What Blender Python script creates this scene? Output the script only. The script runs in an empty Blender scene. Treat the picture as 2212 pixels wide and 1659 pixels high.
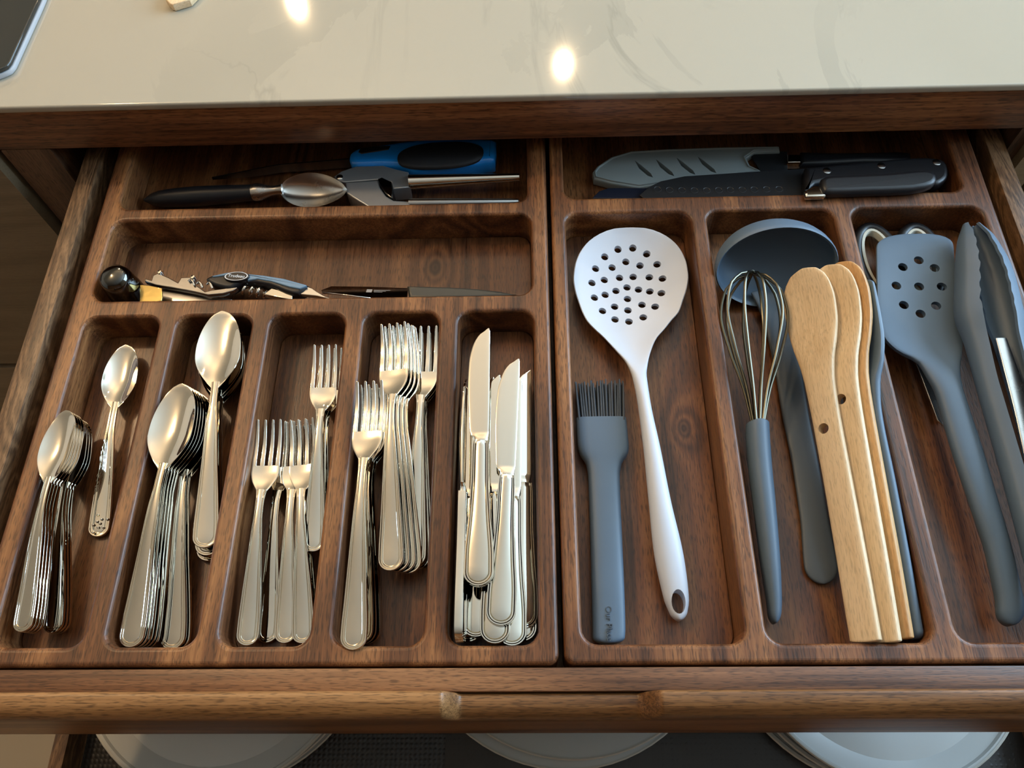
import bpy, bmesh, math, random
import numpy as np
from mathutils import Vector, Matrix
from mathutils.geometry import tessellate_polygon

# ---------------------------------------------------------------- camera, world, lights, exposure
S = bpy.context.scene
COL = S.collection
R = math.radians
random.seed(4)
cam_d = bpy.data.cameras.new('camera'); cam = bpy.data.objects.new('camera', cam_d); COL.objects.link(cam)
cam_d.sensor_fit = 'HORIZONTAL'; cam_d.sensor_width = 36; cam_d.lens = 36*1685.2/2212; cam_d.clip_start = .01
pit, yaw, rol = R(62.8696), R(-3.0800), R(-3.5050)
fw = Vector((math.sin(yaw)*math.cos(pit), math.cos(yaw)*math.cos(pit), -math.sin(pit)))
rt = Vector((math.cos(yaw), -math.sin(yaw), 0)); up = rt.cross(fw)
rt2 = math.cos(rol)*rt + math.sin(rol)*up; up2 = -math.sin(rol)*rt + math.cos(rol)*up
M = Matrix((rt2, up2, -fw)).transposed().to_4x4(); M.translation = (0, 0, .57)
cam.matrix_world = M
S.camera = cam
S.view_settings.view_transform = 'Standard'; S.view_settings.look = 'None'
S.view_settings.gamma = 1; S.view_settings.use_curve_mapping = False
S.view_settings.exposure = 0.5
S.cycles.caustics_reflective = False; S.cycles.caustics_refractive = False
S.cycles.sample_clamp_indirect = 6; S.cycles.max_bounces = 8

W_ = bpy.data.worlds.new('world'); S.world = W_; W_.use_nodes = True
W_.node_tree.nodes['Background'].inputs[0].default_value = (.62, .80, 1, 1)
W_.node_tree.nodes['Background'].inputs[1].default_value = 1.0

def light(kind, name, loc, energy, color, size=.05, size_y=None, look=None):
    d = bpy.data.lights.new(name, kind); d.energy = energy; d.color = color
    if kind == 'AREA':
        d.shape = 'RECTANGLE' if size_y else 'DISK'; d.size = size
        if size_y: d.size_y = size_y
    else: d.shadow_soft_size = size
    if kind == 'SPOT': d.spot_size = R(150); d.spot_blend = .8
    o = bpy.data.objects.new(name, d); COL.objects.link(o); o.location = loc
    if look is not None: o.rotation_euler = (Vector(look)-Vector(loc)).to_track_quat('-Z', 'Y').to_euler()
    return o
WARM = (1, .70, .40)
# EXPOSURE 0.5
light('POINT', 'pendant_light', (.107, 1.877, 1.20), 12, WARM, .016)
light('POINT', 'pendant_light', (-.72, 2.176, 1.20), 13, WARM, .016)
light('POINT', 'ceiling_light', (-1.2, 1.0, 1.60), 20, WARM, .05)
light('AREA', 'window_light', (2.03, 1.2, .9), 75, (.52, .76, 1), 2.05, 1.17, look=(0, .85, .6))

# ---------------------------------------------------------------- node materials
class NT:
    def __init__(s, name):
        s.m = bpy.data.materials.new(name); s.m.use_nodes = True; s.t = s.m.node_tree
        s.b = s.t.nodes['Principled BSDF']
    def n(s, typ, ins=(), **props):
        x = s.t.nodes.new('ShaderNode'+typ)
        for k, v in props.items(): setattr(x, k, v)
        for k, v in (ins.items() if isinstance(ins, dict) else enumerate(ins)):
            s.put(x.inputs[k], v)
        return x
    def put(s, sock, v):
        if v is None: return
        if isinstance(v, bpy.types.NodeSocket): s.t.links.new(v, sock)
        elif hasattr(v, 'outputs'): s.t.links.new(v.outputs[0], sock)
        else: sock.default_value = v
    def mth(s, op, a, b=None, c=None, clamp=False):
        x = s.n('Math', [a, b, c], operation=op, use_clamp=clamp); return x.outputs[0]
    def noise(s, vec, scale, detail=2, rough=.5, dist=0):
        x = s.n('TexNoise', {'Vector': vec, 'Scale': scale, 'Detail': detail, 'Roughness': rough, 'Distortion': dist}); return x.outputs['Fac']
    def ramp(s, fac, stops):
        x = s.n('ValToRGB', [fac]); e = x.color_ramp.elements
        while len(e) < len(stops): e.new(.5)
        for k, (p, c) in zip(e, stops): k.position = p; k.color = tuple(c)+(1,) if len(c) == 3 else c
        return x.outputs[0]
    def mix(s, f, a, b, blend='MIX'):
        x = s.n('MixRGB', [f, a, b], blend_type=blend); return x.outputs[0]
    def out(s, **k):
        for a, v in k.items(): s.put(s.b.inputs[a.replace('_', ' ')], v)
        return s.m
    def bump(s, h, strength, dist=.001):
        x = s.n('Bump', {'Strength': strength, 'Distance': dist, 'Height': h}); s.t.links.new(x.outputs[0], s.b.inputs['Normal'])

def c4(c): return (c[0], c[1], c[2], 1)
def wood(name, dark, mid, lite, axis='Y', rough=.42, pore=.55, fig=1., knots=(), spec=.5, warp=1., scale=1., rnd=True):
    N = NT(name)
    tc = N.n('TexCoord').outputs['Object']
    vec = tc
    if rnd:
        oi = N.n('ObjectInfo'); cx = N.n('CombineXYZ', [N.mth('MULTIPLY', oi.outputs['Random'], 7.), N.mth('MULTIPLY', oi.outputs['Random'], 3.1), N.mth('MULTIPLY', oi.outputs['Random'], 5.3)])
        vec = N.n('VectorMath', [vec, cx], operation='ADD').outputs[0]
    def mp(al):
        sc = [1, 1, 1]; sc['XYZ'.index(axis)] = al
        return N.n('Mapping', {'Vector': vec, 'Scale': tuple(k*scale for k in sc)}).outputs[0]
    big = N.noise(mp(.16), 9, 2, .5, .4*warp)
    ph = N.mth('MULTIPLY', big, 46*fig)
    for (kx, ky, kr) in knots:
        d = N.n('VectorMath', [tc, (kx, ky, -.034)], operation='SUBTRACT').outputs[0]
        d = N.n('VectorMath', [d, (1, .6, 0)], operation='MULTIPLY').outputs[0]
        ln = N.n('VectorMath', [d], operation='LENGTH').outputs['Value']
        g = N.mth('POWER', 2.718, N.mth('MULTIPLY', ln, -1/kr))
        ph = N.mth('ADD', ph, N.mth('MULTIPLY', g, 22.))
    ring = N.mth('MULTIPLY_ADD', N.mth('SINE', ph), .5, .5)
    tone = N.noise(mp(.35), 5, 2)
    fib = N.noise(mp(.02), 420, 2, .6)
    por = N.ramp(N.noise(mp(.10), 1150, 1, .4), [(.53, (0, 0, 0)), (.66, (1, 1, 1))])
    f = N.mth('ADD', N.mth('MULTIPLY', ring, .34), N.mth('MULTIPLY_ADD', tone, .5, .06))
    f = N.mth('ADD', f, N.mth('MULTIPLY_ADD', fib, .75, -.375))
    col = N.ramp(f, [(.12, dark), (.48, mid), (.85, lite)])
    dk = N.mth('MULTIPLY', por, pore)
    for (kx, ky, kr) in knots:
        d = N.n('VectorMath', [tc, (kx, ky, -.034)], operation='SUBTRACT').outputs[0]
        d = N.n('VectorMath', [d, (1, .7, 0)], operation='MULTIPLY').outputs[0]
        ln = N.n('VectorMath', [d], operation='LENGTH').outputs['Value']
        dk = N.mth('MAXIMUM', dk, N.ramp(ln, [(.0, (.8, .8, .8)), (kr*.35, (.75, .75, .75)), (kr*.8, (0, 0, 0))]))
    col = N.mix(dk, col, c4([k*.28 for k in dark]))
    N.bump(N.mth('ADD', N.mth('MULTIPLY', por, -.7), fib), .12, .0004)
    return N.out(Base_Color=col, Roughness=N.mth('MULTIPLY_ADD', fib, .16, rough-.08), Specular_IOR_Level=spec)

def plain(name, col, rough=.5, metal=0, spec=.5, nz=0, nscale=60, bump=0, coat=0, aniso=0):
    N = NT(name)
    c = c4(col)
    if nz or bump:
        tc = N.n('TexCoord').outputs['Object']
        f = N.noise(tc, nscale, 4, .6)
        if nz: c = N.mix(f, c4([k*(1-nz) for k in col]), c4([min(1, k*(1+nz)) for k in col]))
        if bump: N.bump(f, bump, .0005)
        rough = N.mth('MULTIPLY_ADD', f, nz*.3, rough-nz*.15) if nz else rough
    if aniso: N.b.inputs['Anisotropic'].default_value = aniso
    return N.out(Base_Color=c, Roughness=rough, Metallic=metal, Specular_IOR_Level=spec, Coat_Weight=coat)

def steel(name, col, rough, smudge=.05, scale=45):
    N = NT(name); tc = N.n('TexCoord').outputs['Object']
    f = N.noise(tc, scale, 5, .65)
    r = N.mth('MULTIPLY_ADD', N.ramp(f, [(.45, (0, 0, 0)), (.7, (1, 1, 1))]), smudge, rough)
    return N.out(Base_Color=c4(col), Metallic=1., Roughness=r)

D1, D2, D3 = (.042, .0140, .0048), (.160, .058, .0195), (.34, .145, .050)
M_tray = wood('walnut_tray', D1, D2, D3, 'Y')
M_trayfloor = wood('walnut_tray_floor', D1, D2, (.26, .112, .040), 'Y', fig=1.4, rough=.34)
M_trayfloor_b = wood('walnut_floor_knot', D1, (.105, .038, .014), (.19, .078, .027), 'Y', fig=.9, rough=.3, knots=[(-0.0892, 0.4337)+(.012,)], rnd=False)
M_trayfloor_r = wood('walnut_floor_right', D1, D2, (.27, .118, .044), 'Y', fig=1.2, rough=.36, knots=[(0.1276, 0.2652)+(.007,)], rnd=False)
M_rail = wood('walnut_rail', (.06, .022, .010), (.23, .09, .036), (.52, .24, .09), 'X', fig=.26, rough=.4, warp=3, scale=.8)
M_front = wood('walnut_front', (.09, .037, .012), (.27, .125, .042), (.44, .22, .08), 'X', rough=.4, fig=.7)
M_box = wood('walnut_box', (.07, .027, .011), (.20, .085, .034), (.34, .16, .066), 'X', rough=.42, fig=.9)
M_side = wood('walnut_side', (.045, .021, .009), (.15, .078, .035), (.28, .155, .075), 'Y', rough=.45, fig=1.5, warp=7, scale=1.3)
M_cab = wood('walnut_cabinet', (.03, .013, .006), (.09, .042, .019), (.17, .085, .04), 'Z', rough=.45)
M_panel = wood('tan_veneer', (.19, .135, .075), (.24, .175, .10), (.28, .205, .12), 'X', rough=.5, pore=.15)
M_chrome = steel('polished_steel', (.76, .72, .635), .022, .035)
M_steel = steel('brushed_steel', (.62, .60, .57), .24, .06)
M_dsteel = steel('dark_steel', (.36, .35, .34), .22, .05)
M_darkchrome = steel('smoked_steel', (.10, .10, .095), .10, .02)
M_cast = plain('cast_metal', (.36, .37, .38), .42, metal=.75, nz=.08, nscale=80)
M_brass = steel('brass', (.85, .62, .22), .12, .1)
M_sil = plain('slate_silicone', (.092, .140, .198), .48, nz=.06, nscale=30)
M_sil2 = plain('slate_silicone_worn', (.085, .104, .122), .5, nz=.14, nscale=22)
M_white = plain('white_silicone', (.62, .66, .74), .42)
M_black = plain('black_plastic', (.010, .010, .012), .38)
M_blackm = plain('black_rubber', (.012, .012, .014), .62)
M_blade = plain('black_coated_blade', (.017, .018, .020), .38)
M_blue = plain('blue_plastic', (.012, .28, .85), .25, coat=.4)
M_bluegrey = plain('blue_grey_plastic', (.16, .26, .36), .35)
M_sheath = plain('grey_sheath_plastic', (.26, .30, .30), .4)
M_cream = plain('cream_plastic', (.62, .60, .50), .4)
M_beech = wood('beech', (.60, .41, .225), (.76, .565, .345), (.84, .65, .43), 'Y', rough=.5, pore=.25, fig=.9, scale=1.2)
M_beech2 = wood('beech_orange', (.44, .22, .08), (.62, .35, .14), (.72, .44, .20), 'Y', rough=.5, pore=.25, fig=.9, scale=1.2)
M_plate = plain('glazed_stoneware', (.58, .58, .55), .28, nz=.02, nscale=8)
M_plateedge = plain('glazed_stoneware_rim', (.52, .50, .44), .3)
M_board = plain('glossy_dark_board', (.028, .03, .027), .06, spec=.6)
M_boardedge = plain('board_pale_edge', (.45, .46, .48), .35)
M_runner = plain('runner_metal', (.35, .35, .36), .35, metal=1)
M_wire = plain('dark_wire', (.13, .12, .09), .28, metal=1)
M_satin = plain('dark_satin_handle', (.035, .034, .028), .38)
M_print = plain('grey_print', (.30, .27, .24), .5)
M_whiteprint = plain('white_print', (.75, .75, .75), .5)
M_emboss = plain('embossed_letters', (.06, .08, .105), .55)
M_ceil = plain('ceiling_paint', (.83, .80, .73), .8)
M_wall = plain('wall_paint', (.72, .68, .60), .8)
M_floor = plain('floor_tile', (.42, .35, .25), .5, nz=.05, nscale=6)
M_tall = wood('orange_wood', (.16, .06, .02), (.30, .12, .04), (.40, .18, .06), 'Z', rough=.35)

def quartz():
    N = NT('quartz'); tc = N.n('TexCoord').outputs['Object']
    w = N.n('Mapping', {'Vector': tc, 'Rotation': (0, 0, .45), 'Scale': (1.5, .75, 1)}).outputs[0]
    d1 = N.noise(w, 2.4, 6, .62, 1.4)
    v = N.mth('ABSOLUTE', N.mth('SUBTRACT', d1, .5))
    vein = N.ramp(v, [(.0, (1, 1, 1)), (.006, (.55, .55, .55)), (.02, (0, 0, 0))])
    mask = N.ramp(N.noise(tc, 2.2, 3), [(.48, (0, 0, 0)), (.62, (1, 1, 1))])
    patch = N.ramp(N.noise(w, 5.5, 6, .62, 1.0), [(.545, (0, 0, 0)), (.555, (1, 1, 1))])
    m = N.mth('MAXIMUM', N.mth('MULTIPLY', N.mth('MULTIPLY', vein, mask), .65), N.mth('MULTIPLY', N.mth('MULTIPLY', patch, mask), .3))
    col = N.mix(m, c4((.43, .395, .315)), c4((.29, .28, .225)))
    return N.out(Base_Color=col, Roughness=.055, Specular_IOR_Level=.5)
M_quartz = quartz()
def matmat():
    N = NT('drawer_liner'); tc = N.n('TexCoord').outputs['Object']
    v = N.n('TexVoronoi', {'Vector': tc, 'Scale': 210., 'Randomness': .12}).outputs['Distance']
    N.bump(N.ramp(v, [(.0, (1, 1, 1)), (.5, (0, 0, 0))]), .5, .0010)
    return N.out(Base_Color=c4((.024, .020, .017)), Roughness=.42)
M_liner = matmat()

# ---------------------------------------------------------------- mesh helpers
def mesh(name, V, F, mat, parent=None, sharp=38, smooth=True, flatcaps=True):
    me = bpy.data.meshes.new(name); me.from_pydata([tuple(v) for v in V], [], F)
    bm = bmesh.new(); bm.from_mesh(me); bmesh.ops.recalc_face_normals(bm, faces=bm.faces); bm.to_mesh(me); bm.free()
    if smooth:
        me.set_sharp_from_angle(angle=R(sharp))
        for p in me.polygons: p.use_smooth = len(p.vertices) < 5 or not flatcaps
    me.materials.append(mat); me.update()
    return obj(name, me, parent)
def obj(name, me, parent=None):
    o = bpy.data.objects.new(name, me); COL.objects.link(o)
    if parent: o.parent = parent
    return o
def tag(o, label=None, cat=None, group=None, kind=None):
    for k, v in (('label', label), ('category', cat), ('group', group), ('kind', kind)):
        if v: o[k] = v
    return o
def thing(name, label, cat, group=None, loc=(0, 0, 0)):
    o = bpy.data.objects.new(name, None); COL.objects.link(o); o.location = loc; o.empty_display_size = .02
    return tag(o, label, cat, group)
class G:
    """collects verts and faces for one mesh"""
    def __init__(s): s.V = []; s.F = []
    def rings(s, rs, closed=True, cap0=True, cap1=True):
        b = len(s.V); m = len(rs[0])
        for r in rs: s.V += [tuple(p) for p in r]
        for i in range(len(rs)-1):
            for j in range(m if closed else m-1):
                k = (j+1) % m
                s.F.append((b+i*m+j, b+i*m+k, b+(i+1)*m+k, b+(i+1)*m+j))
        if cap0: s.F.append(tuple(b+j for j in range(m)))
        if cap1: s.F.append(tuple(b+(len(rs)-1)*m+j for j in range(m)))
        return s
    def box(s, x0, x1, y0, y1, z0, z1, bev=0):
        if bev == 0: bev = 1e-5
        return s.prism([(x0, y0), (x1, y0), (x1, y1), (x0, y1)], z0, z1, bev, 2)
    def prism(s, poly, z0, z1, bev=.001, seg=3):
        if area(poly) < 0: poly = poly[::-1]
        rs = []
        for k in range(seg+1):
            a = k/seg*math.pi/2; rs.append([(x, y, z0+bev*(1-math.sin(a))) for x, y in inset(poly, bev*(1-math.sin(a)) if k else bev)])
        rs = [[(x, y, z0) for x, y in inset(poly, bev)]]
        for k in range(1, seg+1):
            a = k/seg*math.pi/2; rs.append([(x, y, z0+bev*(1-math.cos(a))) for x, y in inset(poly, bev*(1-math.sin(a)))])
        for k in range(seg, -1, -1):
            a = k/seg*math.pi/2; rs.append([(x, y, z1-bev*(1-math.cos(a))) for x, y in inset(poly, bev*(1-math.sin(a)))])
        return s.rings(rs)
    def tube(s, pts, rad, m=8):
        pts = [Vector(p) for p in pts]; n = len(pts)
        rr_ = rad if hasattr(rad, '__len__') else [rad]*n
        rs = []; prev = None
        for i in range(n):
            t = (pts[min(i+1, n-1)]-pts[max(i-1, 0)]).normalized()
            if prev is None:
                a = Vector((0, 0, 1)) if abs(t.z) < .9 else Vector((1, 0, 0))
                u = t.cross(a).normalized()
            else: u = (prev-t*prev.dot(t)).normalized()
            prev = u; w = t.cross(u)
            rs.append([pts[i]+(u*math.cos(2*math.pi*k/m)+w*math.sin(2*math.pi*k/m))*rr_[i] for k in range(m)])
        return s.rings(rs)
    def revolve(s, prof, c=(0, 0, 0), m=48):
        return s.rings([[(c[0]+r*math.cos(2*math.pi*k/m), c[1]+r*math.sin(2*math.pi*k/m), c[2]+z) for k in range(m)] for r, z in prof])
    def make(s, name, mat, parent=None, **k): return mesh(name, s.V, s.F, mat, parent, **k)
def area(p): return .5*sum(p[i][0]*p[(i+1) % len(p)][1]-p[(i+1) % len(p)][0]*p[i][1] for i in range(len(p)))
def inset(poly, d):
    n = len(poly); out = []
    for i in range(n):
        p0, p1, p2 = Vector(poly[i-1][:2]), Vector(poly[i][:2]), Vector(poly[(i+1) % n][:2])
        e1 = (p1-p0).normalized(); e2 = (p2-p1).normalized()
        n1 = Vector((-e1.y, e1.x)); n2 = Vector((-e2.y, e2.x)); b = n1+n2
        q = max(.45, 1+n1.dot(n2))
        out.append(tuple(p1+b*(d/q)))
    return out
def smoothpoly(poly, k=4):
    n = len(poly); out = []
    for i in range(n):
        a, b, c, d = [np.array(poly[(i+j) % n][:2], float) for j in (-1, 0, 1, 2)]
        for q in range(k):
            t = q/k
            out.append(tuple(.5*((2*b)+(c-a)*t+(2*a-5*b+4*c-d)*t*t+(3*b-a-3*c+d)*t**3)))
    return out
def rr(x0, x1, y0, y1, r, n=6):
    out = []
    for cx, cy, a0 in ((x1-r, y1-r, 0), (x0+r, y1-r, 90), (x0+r, y0+r, 180), (x1-r, y0+r, 270)):
        for k in range(n+1):
            a = R(a0+90*k/n); out.append((cx+r*math.cos(a), cy+r*math.sin(a)))
    return out
def pchip(xs, ys, xq):
    xs = np.array(xs, float); ys = np.array(ys, float); h = np.diff(xs); d = np.diff(ys)/h
    m = np.zeros_like(ys); m[0], m[-1] = d[0], d[-1]
    for i in range(1, len(xs)-1):
        m[i] = 0 if d[i-1]*d[i] <= 0 else 2*d[i-1]*d[i]/(d[i-1]+d[i])
    i = np.clip(np.searchsorted(xs, xq)-1, 0, len(h)-1); t = (xq-xs[i])/h[i]
    return ys[i]*(2*t**3-3*t**2+1)+h[i]*m[i]*(t**3-2*t**2+t)+ys[i+1]*(-2*t**3+3*t**2)+h[i]*m[i+1]*(t**3-t**2)
VS = [-1, -.985, -.95, -.88, -.75, -.55, -.3, 0, .3, .55, .75, .88, .95, .985, 1]
def loft(g, st, n=44, cap0=0, cap1=0, e0=2., e1=2., tcap=.35, thin=.25):
    """flat bodied lofts along y. st rows: y, xc, half width, z of middle, dish height at edges, thickness, roundness"""
    A = np.array(st, float); y0, y1 = A[0, 0], A[-1, 0]
    yq = list(np.linspace(y0, y1, n))
    for c, s, b in ((cap0, 1, y0), (cap1, -1, y1)):
        if c: yq += [b+s*c*(1-math.cos(R(q)))for q in (2, 10, 20, 32, 45, 58, 70, 80, 90)]
    yq = np.array(sorted(set(round(float(y), 7) for y in yq)))
    C = [pchip(A[:, 0], A[:, k], yq) for k in range(1, 7)]
    rs = []
    for i, y in enumerate(yq):
        xc, w, zc, di, t, p = [c[i] for c in C]
        f = 1.
        for c, b, e in ((cap0, y-y0, e0), (cap1, y1-y, e1)):
            if c and b < c: f *= max(1e-4, 1-((c-b)/c)**e)**(1/e)
        w *= f; t *= (thin+(1-thin)*f**tcap) if f < 1 else 1
        ring = []
        for top in (1, -1):
            vs = VS if top == 1 else VS[-2:0:-1]
            for v in vs:
                h = (max(0, 1-abs(v)**p))**(1/p)
                ring.append((xc+w*v, y, zc+di*v*v*f+top*h*t/2))
        rs.append(ring)
    return g.rings(rs)
def cut(o, cutter):
    """real holes through a finished part"""
    co = mesh('cutter', cutter.V, cutter.F, M_black, smooth=False)
    md = o.modifiers.new('holes', 'BOOLEAN'); md.operation = 'DIFFERENCE'; md.solver = 'EXACT'; md.object = co
    bpy.context.view_layer.update()
    dg = bpy.context.evaluated_depsgraph_get()
    me = bpy.data.meshes.new_from_object(o.evaluated_get(dg))
    o.modifiers.clear(); old = o.data; o.data = me
    cm = co.data; bpy.data.objects.remove(co); bpy.data.meshes.remove(cm); bpy.data.meshes.remove(old)
    for p in me.polygons: p.use_smooth = True
    me.set_sharp_from_angle(angle=R(38))
def copy_tree(o, parent=None):
    c = o.copy(); COL.objects.link(c)
    if parent: c.parent = parent
    for ch in list(o.children): copy_tree(ch, c)
    return c
def place(o, end, tip, roll=0):
    """lay a long thing so that its +y axis runs from end to tip; roll turns it about that axis"""
    e, t = Vector(end), Vector(tip); yv = (t-e).normalized()
    xv = yv.cross(Vector((0, 0, 1))).normalized(); zv = xv.cross(yv)
    m = Matrix((xv, yv, zv)).transposed() @ Matrix.Rotation(R(roll), 3, 'Y')
    o.matrix_world = Matrix.Translation(e) @ m.to_4x4()

# ---------------------------------------------------------------- room shell
def slab(name, x0, x1, y0, y1, z0, z1, mat): return tag(G().box(x0, x1, y0, y1, z0, z1).make(name, mat), kind='structure')
slab('floor', -3.1, 3.1, -2.7, 4.3, -.95, -.85, M_floor)
slab('ceiling', -3.1, 3.1, -2.7, 4.3, 1.75, 1.85, M_ceil)
slab('wall_left', -3.1, -3, -2.7, 4.3, -.85, 1.75, M_wall)
slab('wall_back', -3, 3, 4.2, 4.3, -.85, 1.75, M_wall)
slab('wall_front', -3, 3, -2.7, -2.6, -.85, 1.75, M_tall)
XW = 2.0
w = G()
w.box(XW, XW+.1, -2.6, .1, -.85, 1.75); w.box(XW, XW+.1, 2.3, 4.2, -.85, 1.75)
w.box(XW, XW+.1, .1, 2.3, -.85, .25); w.box(XW, XW+.1, .1, 2.3, 1.55, 1.75)
tag(w.make('wall_right', M_wall), kind='structure')
w = G(); w.box(XW, XW+.05, .1, .16, .25, 1.55); w.box(XW, XW+.05, 2.24, 2.3, .25, 1.55); w.box(XW, XW+.05, .16, 2.24, .25, .31); w.box(XW, XW+.05, .16, 2.24, 1.49, 1.55); w.box(XW+.01, XW+.04, 1.17, 1.23, .31, 1.49)
tag(w.make('window_1', M_ceil), kind='structure')
# wooden wall cladding across the room, seen only as reflections in the bowls of the spoons
slab('trim_1', -2.95, 1.9, -2.6, -2.05, -.85, 1.45, M_tall)

# ---------------------------------------------------------------- island: counter, cabinet, neighbours
ct = tag(G().prism(rr(-2.2, 1.9, .535, 1.5, .01, 4), .0697, .0772, .0022, 4).make('countertop', M_quartz), 'white quartz countertop with faint grey veining above the open drawer', 'countertop')
cab = thing('kitchen_cabinet', 'walnut kitchen cabinet holding the two open drawers below the white counter', 'cabinet', loc=(0, .54, -.85))
def inw(o, p): o.parent = p; o.matrix_parent_inverse = p.matrix_world.inverted(); return o
bpy.context.view_layer.update()
def cabpart(g, name, mat): return inw(g.make(name, mat), cab)
bpy.context.view_layer.update()
cabpart(G().box(-1.2, 1.2, .54, .562, .0205, .0697, .0015), 'top_rail', M_rail)
cabpart(G().box(-.505, -.457, .54, .562, -.84, .0205, .0012), 'stile', M_cab)
cabpart(G().box(.4707-.012, .4707, .54, .562, -.84, .0205, .0012), 'stile', M_cab)
cabpart(G().box(-.475, -.458, .562, 1.12, -.84, .065, .001), 'side_panel', M_cab)
cabpart(G().box(.472, .489, .562, 1.12, -.84, .065, .001), 'side_panel', M_cab)
cabpart(G().box(-.458, .472, 1.11, 1.12, -.84, .065, .001), 'back_panel', M_cab)
cabpart(G().box(-.458, .472, .562, 1.11, -.84, -.82, .001), 'base_panel', M_cab)
for x0 in (-.4565, .4595): cabpart(G().box(x0, x0+.012, .565, 1.08, -.115, -.075, .001), 'runner', M_runner)
# neighbours of the cabinet
nb = thing('drawer_unit', 'tan veneered drawer unit beside the walnut cabinet, dark gap between its fronts', 'cabinet')
G().box(-1.15, -.512, .53, .548, -.3825, .016, .0015).make('drawer_front', M_panel, nb)
G().box(-1.15, -.512, .53, .548, -.76, -.394, .0015).make('drawer_front', M_panel, nb)
G().box(-1.15, -.512, .548, 1.1, -.76, .016, .001).make('body', M_black, nb)
nc = thing('tan_cupboard', 'tan cupboard glimpsed beyond the far stile at the edge of the photo', 'cabinet')
G().box(.4715, .492, .53, .548, -.76, .0195, .001).make('door', M_panel, nc)
G().box(.4985, 1.15, .53, .548, -.76, .0195, .001).make('door', M_panel, nc)
G().box(.490, 1.15, .548, 1.1, -.76, .0195, .001).make('body', M_black, nc)

# things on the counter
bp = [(-0.5772, 0.6981), (-0.5347, 0.5991), (-0.4965, 0.5609), (-0.4749, 0.5731), (-0.4701, 0.5771), (-0.4685, 0.5830), (-0.4659, 0.6667), (-0.4660, 0.7288), (-0.5028, 0.7595)]
gb = thing('serving_board', 'glossy dark grey board with a pale edge lying on the counter corner', 'board')
G().prism(bp, .0822, .0862, .001, 3).make('top', M_board, gb)
G().prism([(x*1+.0, y) for x, y in inset(bp, -.0012)], .0775, .0822, .001, 2).make('pale_edge', M_boardedge, gb)
wp = [(-0.3433, 0.6647), (-0.3375, 0.6579), (-0.3345, 0.6565), (-0.3198, 0.6632), (-0.3001, 0.7037), (-0.3415, 0.7054)]
tag(G().prism(wp, .0775, .085, .001).make('wooden_block', M_beech), 'corner of a small pale wooden block lying on the counter', 'block')

# ---------------------------------------------------------------- top drawer
dr = thing('open_drawer', 'wide walnut drawer pulled open, scooped finger pull in its front', 'drawer', loc=(0, .3, -.06))
bpy.context.view_layer.update()
def dp(g, name, mat, par=None): return inw(g.make(name, mat), par or dr)
dp(G().box(-.4372, -.4197, .0715, .86, -.118, .0, .0012), 'side_panel', M_side)
dp(G().box(.4367, .4545, .0715, .86, -.118, .0, .0012), 'side_panel', M_side)
dp(G().box(-.4372, .4545, .0556, .0712, -.118, .0, .0012), 'inner_front', M_box)
dp(G().box(-.4197, .4367, .845, .86, -.118, -.002, .001), 'back_panel', M_side)
dp(G().box(-.4197, .4367, .0712, .845, -.06, -.0475, .0005), 'bottom_panel', M_side)
# front board: rounded top lip, lowered in the middle for the fingers
g = G(); rs = []
def liph(x):
    def sm(a, b, v): t = min(1, max(0, (v-a)/(b-a))); return t*t*(3-2*t)
    return .0145*(1-sm(-.064, -.050, x)) + .0145*sm(.069, .085, x)
xs = sorted(set([-.53, -.3, -.1, .15, .3, .51] + [-.068+.001*k for k in range(22)] + [.066+.001*k for k in range(22)]))
for x in xs:
    h = liph(x)*1.2-.003; yb, yf = .0552, .0378
    sec = [(yb, -.158), (yb, h-.004)]
    for k in range(7): a = R(90*k/6); sec.append((yb-.003+.003*math.cos(a), h-.003+.003*math.sin(a)))
    for k in range(9): a = R(90*k/8); sec.append((yf+.0125-.0125*math.sin(a), h-.0135+.0135*math.cos(a)))
    sec += [(yf, -.02), (yf, -.157), (yf+.001, -.158)]
    rs.append([(x, y, z) for y, z in sec])
g.rings(rs)
fr = dp(g, 'drawer_front', M_front)
# faint dust specks and rail hardware are left to the materials

# ---------------------------------------------------------------- lower drawer with plates
lo = thing('lower_drawer', 'deep lower walnut drawer lined with dark mesh mat, below the open drawer', 'drawer', loc=(0, .2, -.36))
bpy.context.view_layer.update()
inw(G().box(-.4685, -.4545, -.16, .508, -.292, -.25, .001).make('side_panel', M_side), lo)
inw(G().box(.4785, .4925, -.16, .508, -.292, -.25, .001).make('side_panel', M_side), lo)
inw(G().box(-.4545, .4785, -.16, .508, -.292, -.281, .0005).make('bottom_panel', M_side), lo)
inw(G().box(-.4685, .4925, .508, .52, -.292, -.25, .001).make('back_panel', M_side), lo)
inw(G().box(-.51, .515, -.185, -.16, -.32, -.23, .004).make('drawer_front', M_front), lo)
for x0, x1, z in ((-.452, .125, 0), (-.09, .476, .0012)):
    inw(G().box(x0, x1, -.155, .506, -.281+z, -.2799+z, .0003).make('liner', M_liner), lo)

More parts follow.
